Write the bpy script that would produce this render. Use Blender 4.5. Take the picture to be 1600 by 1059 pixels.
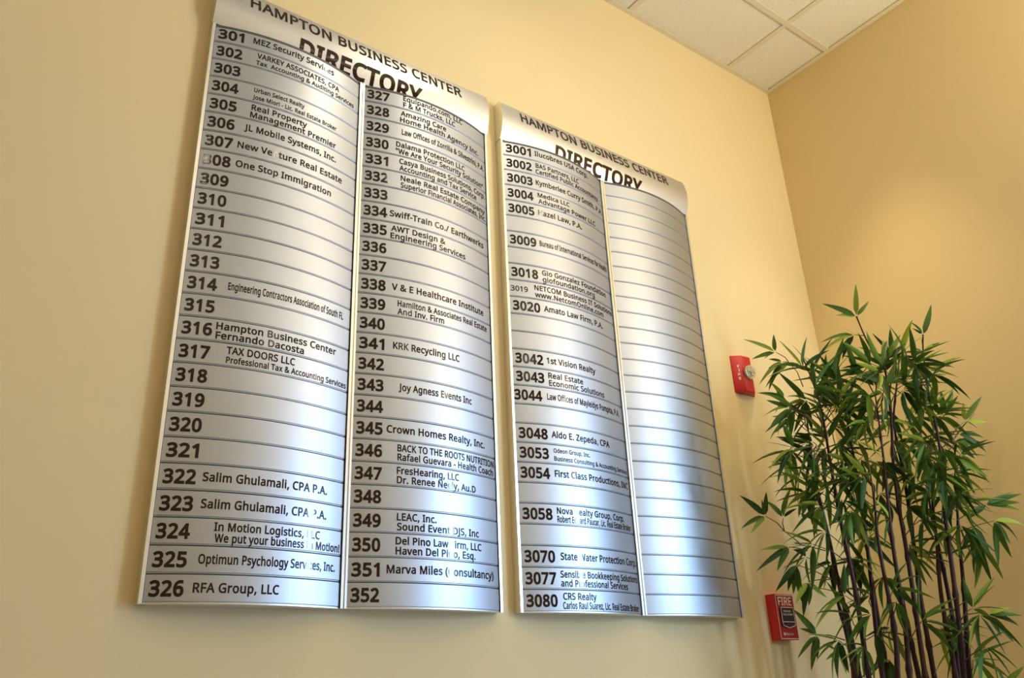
import bpy, bmesh, math, random
from mathutils import Vector, Matrix

for o in list(bpy.data.objects):
    bpy.data.objects.remove(o, do_unlink=True)
scene = bpy.context.scene
COL = scene.collection

# ------------------------------------------------------------------ camera
cam_data = bpy.data.cameras.new('camera')
cam = bpy.data.objects.new('camera', cam_data)
COL.objects.link(cam)
cam_data.sensor_width = 36.0
cam_data.lens = 1300.48 / 1600.0 * 36.0
cam_data.clip_start = 0.05
right = Vector((0.80697944, -0.58916534, -0.04084604))
down = Vector((0.20132957, 0.33946163, -0.9188211))
fwd = Vector((0.5552032, 0.73324622, 0.39255495))
m = Matrix.Identity(4)
for i in range(3):
    m[i][0] = right[i]
    m[i][1] = -down[i]
    m[i][2] = -fwd[i]
m.translation = Vector((0.0, -1.7784, 1.15))
cam.matrix_world = m
scene.camera = cam

# ------------------------------------------------------------------ world, light, exposure
CEIL = 3.7054
CORNER_X = 2.922
world = bpy.data.worlds.new('world')
scene.world = world
world.use_nodes = True
bg = world.node_tree.nodes['Background']
bg.inputs[0].default_value = (0.55, 0.72, 1.0, 1)
bg.inputs[1].default_value = 1.5
scene.view_settings.view_transform = 'Standard'
scene.view_settings.look = 'None'
scene.view_settings.gamma = 1.0
scene.view_settings.use_curve_mapping = False
scene.view_settings.exposure = 0.0


def add_light(name, kind, loc, target, energy, color, **kw):
    d = bpy.data.lights.new(name, kind)
    o = bpy.data.objects.new(name, d)
    COL.objects.link(o)
    o.location = loc
    dirv = Vector(target) - Vector(loc)
    o.rotation_euler = dirv.to_track_quat('-Z', 'Y').to_euler()
    d.energy = energy
    d.color = color
    for k, v in kw.items():
        setattr(d, k, v)
    return o


WARM = (1.0, 0.86, 0.62)
WARM_DEEP = (1.0, 0.80, 0.50)
NEUTRAL = (1.0, 0.92, 0.80)
DAY = (0.24, 0.51, 1.0)
# daylight through the storefront window in the right-hand wall, beyond the frame
add_light('window_daylight', 'AREA', (2.915, -2.20, 1.32), (0.0, -2.20, 1.32), 41.0, DAY,
          shape='RECTANGLE', size=1.6, size_y=2.3)
# bright door edge catching the sun
add_light('door_glint', 'AREA', (2.90, -2.12, 1.98), (0.9, 0.0, 1.6), 15.0, (0.62, 0.86, 1.0),
          shape='RECTANGLE', size=0.14, size_y=0.55)
# recessed can lights in the ceiling
for (lx, ly, e) in ((-0.35, -1.82, 4.5), (0.98, -1.82, 7), (2.17, -1.78, 9),
                    (1.36, -0.80, 21)):
    add_light('ceiling_can_light', 'SPOT', (lx, ly, CEIL - 0.03), (lx, ly, 0), e, WARM,
              spot_size=math.radians(165), spot_blend=1.0, shadow_soft_size=0.05)
add_light('corner_can_light', 'SPOT', (2.50, -0.50, CEIL - 0.03), (2.62, -0.36, 0), 70, WARM_DEEP,
          spot_size=math.radians(58), spot_blend=1.0, shadow_soft_size=0.06)

# added warm uplight over the storefront window, lifts the ceiling brightness
add_light('added_ceiling_uplight', 'AREA', (2.72, -2.4, 2.72), (2.5, -2.1, 3.7), 42, WARM, shape='DISK', size=0.35)
# added area fills under the ceiling behind the camera, make the light less yellow
for (lx, ly, e) in ((-1.5, -3.0, 4), (1.9, -3.9, 6)):
    add_light('added_neutral_fill', 'AREA', (lx, ly, CEIL - 0.01), (lx, ly, 0), e, NEUTRAL,
              shape='RECTANGLE', size=0.6, size_y=1.2)
# added soft warm uplight behind the camera, bounces off the ceiling as fill
add_light('added_rear_uplight', 'AREA', (-0.6, -3.0, 2.5), (-0.6, -3.0, 4.0), 16, WARM, shape='DISK', size=0.8)

# ------------------------------------------------------------------ helpers


def tag(o, label=None, cat=None, group=None, kind=None):
    if label:
        o['label'] = label
    if cat:
        o['category'] = cat
    if group:
        o['group'] = group
    if kind:
        o['kind'] = kind
    return o


def empty(name, loc=(0, 0, 0)):
    o = bpy.data.objects.new(name, None)
    COL.objects.link(o)
    o.location = loc
    o.empty_display_size = 0.05
    return o


class MB:
    """collects geometry for one mesh object"""

    def __init__(self):
        self.v = []
        self.f = []
        self.mi = []

    def add(self, vs, fs, mi=0):
        b = len(self.v)
        self.v += [tuple(p) for p in vs]
        self.f += [tuple(b + i for i in f) for f in fs]
        self.mi += [mi] * len(fs)

    def box(self, x0, x1, y0, y1, z0, z1, mi=0):
        vs = [(x, y, z) for z in (z0, z1) for y in (y0, y1) for x in (x0, x1)]
        fs = [(0, 2, 3, 1), (4, 5, 7, 6), (0, 1, 5, 4), (2, 6, 7, 3), (0, 4, 6, 2), (1, 3, 7, 5)]
        self.add(vs, fs, mi)

    def loft(self, rings, closed=True, cap=True, mi=0):
        n = len(rings[0])
        vs = [p for r in rings for p in r]
        fs = []
        for i in range(len(rings) - 1):
            for j in range(n if closed else n - 1):
                a = i * n + j
                b = i * n + (j + 1) % n
                fs.append((a, b, b + n, a + n))
        if cap:
            fs.append(tuple(range(n))[::-1])
            fs.append(tuple((len(rings) - 1) * n + j for j in range(n)))
        self.add(vs, fs, mi)

    def tube(self, pts, rad, n=8, mi=0):
        pts = [Vector(p) for p in pts]
        rings = []
        up = Vector((0.31, 0.27, 0.91)).normalized()
        for i, p in enumerate(pts):
            d = (pts[min(i + 1, len(pts) - 1)] - pts[max(i - 1, 0)]).normalized()
            a = d.cross(up)
            if a.length < 1e-3:
                a = d.cross(Vector((1, 0, 0)))
            a.normalize()
            b = d.cross(a).normalized()
            r = rad[i] if isinstance(rad, (list, tuple)) else rad
            rings.append([p + a * (r * math.cos(t)) + b * (r * math.sin(t))
                          for t in [2 * math.pi * k / n for k in range(n)]])
        self.loft(rings, mi=mi)

    def build(self, name, mats, parent=None, loc=None, smooth=None, fix=True):
        me = bpy.data.meshes.new(name)
        me.from_pydata(self.v, [], self.f)
        if not isinstance(mats, (list, tuple)):
            mats = [mats]
        for mt in mats:
            me.materials.append(mt)
        me.polygons.foreach_set('material_index', self.mi)
        if fix:
            bm = bmesh.new()
            bm.from_mesh(me)
            bmesh.ops.recalc_face_normals(bm, faces=bm.faces)
            bm.to_mesh(me)
            bm.free()
        if smooth is not None:
            me.polygons.foreach_set('use_smooth', [True] * len(me.polygons))
            me.set_sharp_from_angle(angle=math.radians(smooth))
        me.update()
        return link(name, me, parent, loc)


def link(name, me, parent=None, loc=None):
    o = bpy.data.objects.new(name, me)
    COL.objects.link(o)
    if parent:
        o.parent = parent
    if loc is not None:
        o.location = loc
    return o


# ------------------------------------------------------------------ materials


def new_mat(name, col, rough=0.5, metal=0.0, spec=0.5):
    mt = bpy.data.materials.new(name)
    mt.use_nodes = True
    b = mt.node_tree.nodes['Principled BSDF']
    b.inputs['Base Color'].default_value = (*col, 1)
    b.inputs['Roughness'].default_value = rough
    b.inputs['Metallic'].default_value = metal
    b.inputs['Specular IOR Level'].default_value = spec
    return mt


def nodes(mt):
    nt = mt.node_tree
    return nt, nt.nodes['Principled BSDF'], nt.nodes.new, nt.links.new


def noise_var(mt, scale, c0, c1, bump=0.0, dist=0.001, detail=4, stretch=None, bscale=None, p0=0.3, p1=0.7):
    nt, b, N, L = nodes(mt)
    tc = N('ShaderNodeTexCoord')
    mp = N('ShaderNodeMapping')
    L(tc.outputs['Object'], mp.inputs['Vector'])
    if stretch:
        mp.inputs['Scale'].default_value = stretch
    nz = N('ShaderNodeTexNoise')
    nz.inputs['Scale'].default_value = scale
    nz.inputs['Detail'].default_value = detail
    L(mp.outputs[0], nz.inputs['Vector'])
    cr = N('ShaderNodeValToRGB')
    cr.color_ramp.elements[0].position = p0
    cr.color_ramp.elements[1].position = p1
    cr.color_ramp.elements[0].color = (*c0, 1)
    cr.color_ramp.elements[1].color = (*c1, 1)
    L(nz.outputs['Fac'], cr.inputs[0])
    L(cr.outputs[0], b.inputs['Base Color'])
    if bump:
        nb = N('ShaderNodeTexNoise')
        nb.inputs['Scale'].default_value = bscale or scale
        nb.inputs['Detail'].default_value = 3
        L(mp.outputs[0], nb.inputs['Vector'])
        bp = N('ShaderNodeBump')
        bp.inputs['Strength'].default_value = bump
        bp.inputs['Distance'].default_value = dist
        L(nb.outputs['Fac'], bp.inputs['Height'])
        L(bp.outputs[0], b.inputs['Normal'])
    return mt


M_WALL = noise_var(new_mat('cream_wall_paint', (0.7, 0.6, 0.4), 0.62, spec=0.3), 1.3,
                   (0.81, 0.65, 0.355), (0.83, 0.665, 0.37), bump=0.12, dist=0.0008, bscale=180)
M_CEIL_TILE = noise_var(new_mat('mineral_ceiling_tile', (0.8, 0.78, 0.72), 0.95, spec=0.1), 260,
                        (0.66, 0.60, 0.46), (0.90, 0.84, 0.68), bump=0.6, dist=0.002, bscale=300,
                        p0=0.34, p1=0.56)
M_GRID = new_mat('painted_ceiling_grid', (0.74, 0.66, 0.46), 0.5)
M_FLOOR = noise_var(new_mat('tiled_floor', (0.3, 0.25, 0.2), 0.35), 3, (0.15, 0.12, 0.09), (0.19, 0.15, 0.11))
M_FRAME = new_mat('bronze_window_frame', (0.06, 0.05, 0.045), 0.4, metal=0.6)


def brushed(name, col, rough, aniso, tang=(0, 0, 1)):
    mt = new_mat(name, col, rough, metal=1.0)
    nt, b, N, L = nodes(mt)
    b.inputs['Anisotropic'].default_value = aniso
    cx = N('ShaderNodeCombineXYZ')
    for i in range(3):
        cx.inputs[i].default_value = tang[i]
    L(cx.outputs[0], b.inputs['Tangent'])
    tc = N('ShaderNodeTexCoord')
    mp = N('ShaderNodeMapping')
    mp.inputs['Scale'].default_value = (1.2, 1.2, 900)
    L(tc.outputs['Object'], mp.inputs['Vector'])
    nz = N('ShaderNodeTexNoise')
    nz.inputs['Scale'].default_value = 3.0
    nz.inputs['Detail'].default_value = 3
    L(mp.outputs[0], nz.inputs['Vector'])
    mx = N('ShaderNodeMapRange')
    mx.inputs['To Min'].default_value = rough - 0.03
    mx.inputs['To Max'].default_value = rough + 0.03
    L(nz.outputs['Fac'], mx.inputs['Value'])
    L(mx.outputs[0], b.inputs['Roughness'])
    return mt


M_SLAT = brushed('brushed_aluminium_slat', (0.53, 0.57, 0.64), 0.46, 0.25)
M_HEADER = brushed('brushed_aluminium_header', (0.66, 0.66, 0.66), 0.42, 0.4)
M_RAIL = new_mat('satin_aluminium_rail', (0.86, 0.85, 0.82), 0.35, metal=1.0)
M_DARK = new_mat('shadow_gap_plastic', (0.10, 0.105, 0.11), 0.5)
M_INK = new_mat('dark_vinyl_lettering', (0.028, 0.012, 0.010), 0.08, spec=0.35)
M_RED = new_mat('red_plastic', (0.60, 0.015, 0.015), 0.32)
M_RED_DARK = new_mat('red_plate', (0.42, 0.008, 0.02), 0.28)
M_WHITE = new_mat('white_print', (0.85, 0.78, 0.76), 0.4)
M_BLACK = new_mat('black_handle', (0.012, 0.012, 0.03), 0.25)
M_LENS = new_mat('clear_strobe_lens', (0.95, 0.95, 0.93), 0.06)
M_LENS.node_tree.nodes['Principled BSDF'].inputs['Transmission Weight'].default_value = 0.9
M_CHROME = new_mat('strobe_reflector', (0.9, 0.9, 0.88), 0.12, metal=1.0)
M_LAMP = new_mat('strobe_tube', (0.9, 0.88, 0.8), 0.2)
M_CANE = noise_var(new_mat('dark_bamboo_cane', (0.07, 0.03, 0.025), 0.35, spec=0.3), 14,
                   (0.018, 0.008, 0.010), (0.065, 0.018, 0.016), stretch=(1, 1, 0.3))
M_TWIG = new_mat('brown_twig', (0.13, 0.055, 0.03), 0.5)
M_POT = noise_var(new_mat('woven_planter', (0.12, 0.07, 0.04), 0.6), 40, (0.08, 0.045, 0.025), (0.18, 0.1, 0.06),
                  bump=0.5, dist=0.004)
M_MOSS = noise_var(new_mat('planter_moss', (0.08, 0.09, 0.04), 0.9), 60, (0.04, 0.05, 0.02), (0.13, 0.12, 0.06))


def leaf_mat():
    mt = new_mat('bamboo_leaf', (0.05, 0.13, 0.02), 0.45, spec=0.28)
    nt, b, N, L = nodes(mt)
    at = N('ShaderNodeAttribute')
    at.attribute_name = 'tint'
    cr = N('ShaderNodeValToRGB')
    e = cr.color_ramp.elements
    e[0].position = 0.0
    e[0].color = (0.022, 0.066, 0.016, 1)
    e[1].position = 1.0
    e[1].color = (0.42, 0.50, 0.06, 1)
    k = cr.color_ramp.elements.new(0.55)
    k.color = (0.090, 0.175, 0.022, 1)
    k = cr.color_ramp.elements.new(0.8)
    k.color = (0.22, 0.33, 0.035, 1)
    L(at.outputs['Fac'], cr.inputs[0])
    tc = N('ShaderNodeTexCoord')
    L(cr.outputs[0], b.inputs['Base Color'])
    tr = N('ShaderNodeBsdfTranslucent')
    L(cr.outputs[0], tr.inputs['Color'])
    mx = N('ShaderNodeMixShader')
    mx.inputs[0].default_value = 0.22
    out = nt.nodes['Material Output']
    L(b.outputs[0], mx.inputs[1])
    L(tr.outputs[0], mx.inputs[2])
    L(mx.outputs[0], out.inputs['Surface'])
    return mt


M_LEAF = leaf_mat()

# ------------------------------------------------------------------ room shell
X0, Y0 = -3.4, -4.6


def struct(name, mats, fn):
    mb = MB()
    fn(mb)
    o = mb.build(name, mats)
    tag(o, kind='structure')
    return o


struct('floor', M_FLOOR, lambda b: b.box(X0, CORNER_X, Y0, 0, -0.1, 0))
struct('wall_back', M_WALL, lambda b: b.box(X0, CORNER_X + 0.15, 0, 0.12, 0, CEIL + 0.15))
struct('wall_left', M_WALL, lambda b: b.box(X0 - 0.12, X0, Y0, 0.12, 0, CEIL + 0.15))
struct('wall_front', M_WALL, lambda b: b.box(X0 - 0.12, CORNER_X + 0.15, Y0 - 0.12, Y0, 0, CEIL + 0.15))


def right_wall(b):
    x0, x1 = CORNER_X, CORNER_X + 0.12
    b.box(x0, x1, -1.35, 0, 0, CEIL + 0.15)
    b.box(x0, x1, Y0, -3.9, 0, CEIL + 0.15)
    b.box(x0, x1, -3.9, -1.35, 2.5, CEIL + 0.15)
    b.box(x0, x1, -3.9, -1.35, 0, 0.12)


struct('wall_right', M_WALL, right_wall)


def window_frame(b):
    x0, x1 = CORNER_X + 0.02, CORNER_X + 0.08
    for y in (-3.9, -3.05, -2.2, -1.40):
        b.box(x0, x1, y, y + 0.05, 0.12, 2.5)
    for z in (0.12, 2.07, 2.45):
        b.box(x0, x1, -3.9, -1.35, z, z + 0.05)


struct('window_1', M_FRAME, window_frame)

# ceiling: slab, T-bar grid, lay-in tiles
ceiling = struct('ceiling', M_GRID, lambda b: b.box(X0 - 0.12, CORNER_X + 0.15, Y0 - 0.12, 0.12, CEIL + 0.03, CEIL + 0.15))
PITCH = 0.61
GX, GY = 2.624, -0.335       # first grid lines from the corner
BAR = 0.024
xs = [CORNER_X]
x = GX
while x > X0:
    xs.append(x)
    x -= PITCH
xs.append(X0)
ys = [0.0]
y = GY
while y > Y0:
    ys.append(y)
    y -= PITCH
ys.append(Y0)
for x in xs[1:-1]:
    mb = MB()
    mb.box(x - BAR / 2, x + BAR / 2, Y0, 0, CEIL, CEIL + 0.005)
    mb.build('ceiling_bar', M_GRID, ceiling)
for y in ys[1:-1]:
    mb = MB()
    mb.box(X0, CORNER_X, y - BAR / 2, y + BAR / 2, CEIL - 0.0006, CEIL + 0.0044)
    mb.build('ceiling_bar', M_GRID, ceiling)
mb = MB()
mb.box(X0, CORNER_X, -0.021, 0, CEIL - 0.001, CEIL + 0.004)
mb.build('wall_angle', M_GRID, ceiling)
mb = MB()
mb.box(CORNER_X - 0.021, CORNER_X, Y0, 0, CEIL - 0.0015, CEIL + 0.0035)
mb.build('wall_angle', M_GRID, ceiling)
tile_mesh = {}
for i in range(len(xs) - 1):
    for j in range(len(ys) - 1):
        w = round(xs[i] - xs[i + 1], 4) - 0.006
        d = round(ys[j] - ys[j + 1], 4) - 0.006
        key = (round(w, 3), round(d, 3))
        cx, cy = (xs[i] + xs[i + 1]) / 2, (ys[j] + ys[j + 1]) / 2
        if key not in tile_mesh:
            mb = MB()
            mb.box(-w / 2, w / 2, -d / 2, d / 2, 0.0, 0.018)
            o = mb.build('ceiling_tile', M_CEIL_TILE, ceiling, (cx, cy, CEIL + 0.0055))
            tile_mesh[key] = o.data
        else:
            link('ceiling_tile', tile_mesh[key], ceiling, (cx, cy, CEIL + 0.0055))

# ------------------------------------------------------------------ directory boards
PLANE = -0.0234          # plane of the slat ends, in front of the wall
BULGE = 0.0369

# rows of text: board, column, row, words, start and end as fractions of the slat width
LINES = [
    (1, 0, 0, 'MEZ Security Services', 0.226, 0.781),
    (1, 0, 1, 'VARKEY ASSOCIATES, CPA', 0.257, 0.828),
    (1, 0, 1, 'Tax  Accounting & Auditing Services', 0.254, 0.955),
    (1, 0, 3, 'Urban Select Realty', 0.259, 0.583),
    (1, 0, 3, 'Jose Miori - Lic. Real Estate Broker', 0.255, 0.823),
    (1, 0, 4, 'Real Property', 0.254, 0.608),
    (1, 0, 4, 'Management Premier', 0.25, 0.825),
    (1, 0, 5, 'JL Mobile Systems, Inc.', 0.225, 0.831),
    (1, 0, 6, 'New Venture Real Estate', 0.197, 0.884),
    (1, 0, 7, 'One Stop Immigration', 0.198, 0.806),
    (1, 0, 13, 'Engineering Contractors Association of South FL', 0.227, 0.941),
    (1, 0, 15, 'Hampton Business Center', 0.188, 0.901),
    (1, 0, 15, 'Fernando Dacosta', 0.189, 0.684),
    (1, 0, 16, 'TAX DOORS LLC', 0.252, 0.633),
    (1, 0, 16, 'Professional Tax & Accounting Services', 0.254, 0.983),
    (1, 0, 21, 'Salim Ghulamali, CPA P.A.', 0.201, 0.883),
    (1, 0, 22, 'Salim Ghulamali, CPA P.A.', 0.205, 0.886),
    (1, 0, 23, 'In Motion Logistics, LLC', 0.278, 0.851),
    (1, 0, 23, 'We put your business In Motion!', 0.284, 0.984),
    (1, 0, 24, 'Optimun Psychology Services, Inc.', 0.22, 0.958),
    (1, 0, 25, 'RFA Group, LLC', 0.209, 0.629),
    (1, 1, 0, 'Equipando.com, LLC', 0.267, 0.761),
    (1, 1, 0, 'F & M Trucks, LLC', 0.267, 0.692),
    (1, 1, 1, 'Amazing Care', 0.25, 0.609),
    (1, 1, 1, 'Home Health Agency Inc.', 0.246, 0.924),
    (1, 1, 2, 'Law Offices of Zorrilla & Silvestrini, P.A.', 0.26, 0.979),
    (1, 1, 3, 'Dalama Protection LLC', 0.221, 0.776),
    (1, 1, 3, '"We Are Your Security Solution"', 0.218, 0.965),
    (1, 1, 4, 'Casya Business Solutions, Corp.', 0.245, 0.983),
    (1, 1, 4, 'Accounting and Tax Service', 0.246, 0.888),
    (1, 1, 5, 'Neale Real Estate Company', 0.256, 0.977),
    (1, 1, 5, 'Superior Financial Associates, Inc.', 0.257, 0.997),
    (1, 1, 7, 'Swiff-Train Co./ Earthwerks', 0.187, 0.95),
    (1, 1, 8, 'AWT Design &', 0.197, 0.593),
    (1, 1, 8, 'Engineering Services', 0.194, 0.764),
    (1, 1, 11, 'V & E Healthcare Institute', 0.208, 0.927),
    (1, 1, 12, 'Hamilton & Associates Real Estate', 0.247, 0.956),
    (1, 1, 12, 'And Inv. Firm', 0.247, 0.576),
    (1, 1, 14, 'KRK Recycling LLC', 0.223, 0.696),
    (1, 1, 16, 'Joy Agness Events Inc', 0.262, 0.793),
    (1, 1, 18, 'Crown Homes Realty, Inc.', 0.193, 0.9),
    (1, 1, 19, 'BACK TO THE ROOTS NUTRITION', 0.259, 0.998),
    (1, 1, 19, 'Rafael Guevara - Health Coach', 0.26, 0.975),
    (1, 1, 20, 'FresHearing, LLC', 0.257, 0.675),
    (1, 1, 20, 'Dr. Renee Neely, Au.D', 0.258, 0.809),
    (1, 1, 22, 'LEAC, Inc.', 0.261, 0.509),
    (1, 1, 22, 'Sound Event DJS, Inc', 0.262, 0.827),
    (1, 1, 23, 'Del Pino Law Firm, LLC', 0.256, 0.846),
    (1, 1, 23, 'Haven Del Pino, Esq.', 0.256, 0.795),
    (1, 1, 24, 'Marva Miles (Consultancy)', 0.208, 0.949),
    (2, 0, 0, 'Ilucobres USA Corp.', 0.257, 0.816),
    (2, 0, 1, 'BAS Partners, LLC', 0.262, 0.692),
    (2, 0, 1, 'Certified Public Accountants', 0.259, 0.937),
    (2, 0, 2, 'Kymberlee Curry Smith, P.A.', 0.253, 0.983),
    (2, 0, 3, 'Medica LLC', 0.263, 0.565),
    (2, 0, 3, 'Advantage Power LLC', 0.265, 0.863),
    (2, 0, 4, 'Hazel Law, P.A.', 0.259, 0.683),
    (2, 0, 6, 'Bureau of International Services for Health', 0.254, 0.966),
    (2, 0, 8, 'Gio Gonzalez Foundation', 0.26, 0.917),
    (2, 0, 8, 'giofoundation.org', 0.262, 0.767),
    (2, 0, 9, 'NETCOM Business IT Solutions', 0.191, 1.002),
    (2, 0, 9, 'www.NetcomOnline.com', 0.193, 0.861),
    (2, 0, 10, 'Amato Law Firm, P.A.', 0.257, 0.832),
    (2, 0, 13, '1st Vision Realty', 0.253, 0.696),
    (2, 0, 14, 'Real Estate', 0.259, 0.558),
    (2, 0, 14, 'Economic Solutions', 0.261, 0.775),
    (2, 0, 15, 'Law Offices of Mayleidys Pompita, P.A.', 0.24, 0.948),
    (2, 0, 17, 'Aldo E. Zepeda, CPA', 0.256, 0.784),
    (2, 0, 18, 'Odeon Group, Inc.', 0.263, 0.569),
    (2, 0, 18, 'Business Consulting & Accounting Services', 0.265, 0.982),
    (2, 0, 19, 'First Class Productions, INC', 0.262, 0.978),
    (2, 0, 21, 'Nova Realty Group, Corp.', 0.26, 0.88),
    (2, 0, 21, 'Robert Edward Paucar, Lic. Real Estate Broker', 0.26, 0.958),
    (2, 0, 23, 'State Water Protection Corp.', 0.267, 0.993),
    (2, 0, 24, 'Sensible Bookkeeping Solutions', 0.259, 0.997),
    (2, 0, 24, 'and Professional Services', 0.259, 0.851),
    (2, 0, 25, 'CRS Realty', 0.268, 0.527),
    (2, 0, 25, 'Carlos Raul Suarez, Lic. Real Estate Broker', 0.264, 0.968),
]
NUMBERS = [
    (1, 0, 0, '301', 0.037, 0.179),
    (1, 0, 1, '302', 0.033, 0.178),
    (1, 0, 2, '303', 0.03, 0.177),
    (1, 0, 3, '304', 0.029, 0.177),
    (1, 0, 4, '305', 0.027, 0.173),
    (1, 0, 5, '306', 0.022, 0.17),
    (1, 0, 6, '307', 0.02, 0.171),
    (1, 0, 7, '308', 0.023, 0.171),
    (1, 0, 8, '309', 0.022, 0.166),
    (1, 0, 9, '310', 0.018, 0.17),
    (1, 0, 10, '311', 0.015, 0.166),
    (1, 0, 11, '312', 0.015, 0.167),
    (1, 0, 12, '313', 0.012, 0.166),
    (1, 0, 13, '314', 0.01, 0.161),
    (1, 0, 14, '315', 0.014, 0.164),
    (1, 0, 15, '316', 0.013, 0.161),
    (1, 0, 16, '317', 0.009, 0.161),
    (1, 0, 17, '318', 0.014, 0.167),
    (1, 0, 18, '319', 0.01, 0.168),
    (1, 0, 19, '320', 0.013, 0.166),
    (1, 0, 20, '321', 0.021, 0.173),
    (1, 0, 21, '322', 0.017, 0.169),
    (1, 0, 22, '323', 0.02, 0.173),
    (1, 0, 23, '324', 0.016, 0.17),
    (1, 0, 24, '325', 0.018, 0.169),
    (1, 0, 25, '326', 0.025, 0.18),
    (1, 1, 0, '327', 0.026, 0.171),
    (1, 1, 1, '328', 0.021, 0.169),
    (1, 1, 2, '329', 0.024, 0.175),
    (1, 1, 3, '330', 0.015, 0.169),
    (1, 1, 4, '331', 0.015, 0.163),
    (1, 1, 5, '332', 0.015, 0.161),
    (1, 1, 6, '333', 0.014, 0.159),
    (1, 1, 7, '334', 0.01, 0.158),
    (1, 1, 8, '335', 0.014, 0.164),
    (1, 1, 9, '336', 0.007, 0.159),
    (1, 1, 10, '337', 0.007, 0.157),
    (1, 1, 11, '338', 0.01, 0.16),
    (1, 1, 12, '339', 0.011, 0.162),
    (1, 1, 13, '340', 0.015, 0.169),
    (1, 1, 14, '341', 0.012, 0.16),
    (1, 1, 15, '342', 0.019, 0.17),
    (1, 1, 16, '343', 0.02, 0.173),
    (1, 1, 17, '344', 0.017, 0.168),
    (1, 1, 18, '345', 0.014, 0.163),
    (1, 1, 19, '346', 0.021, 0.177),
    (1, 1, 20, '347', 0.019, 0.172),
    (1, 1, 21, '348', 0.02, 0.172),
    (1, 1, 22, '349', 0.027, 0.178),
    (1, 1, 23, '350', 0.018, 0.167),
    (1, 1, 24, '351', 0.026, 0.176),
    (1, 1, 25, '352', 0.03, 0.179),
    (2, 0, 0, '3001', 0.024, 0.225),
    (2, 0, 1, '3002', 0.019, 0.228),
    (2, 0, 2, '3003', 0.014, 0.221),
    (2, 0, 3, '3004', 0.023, 0.23),
    (2, 0, 4, '3005', 0.023, 0.228),
    (2, 0, 6, '3009', 0.013, 0.223),
    (2, 0, 8, '3018', 0.02, 0.228),
    (2, 0, 9, '3019', 0.011, 0.141),
    (2, 0, 10, '3020', 0.019, 0.227),
    (2, 0, 13, '3042', 0.007, 0.218),
    (2, 0, 14, '3043', 0.019, 0.229),
    (2, 0, 15, '3044', -0.004, 0.201),
    (2, 0, 17, '3048', 0.014, 0.222),
    (2, 0, 18, '3053', 0.021, 0.228),
    (2, 0, 19, '3054', 0.02, 0.229),
    (2, 0, 21, '3058', 0.016, 0.225),
    (2, 0, 23, '3070', 0.024, 0.23),
    (2, 0, 24, '3077', 0.022, 0.225),
    (2, 0, 25, '3080', 0.024, 0.229),
]
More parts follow.
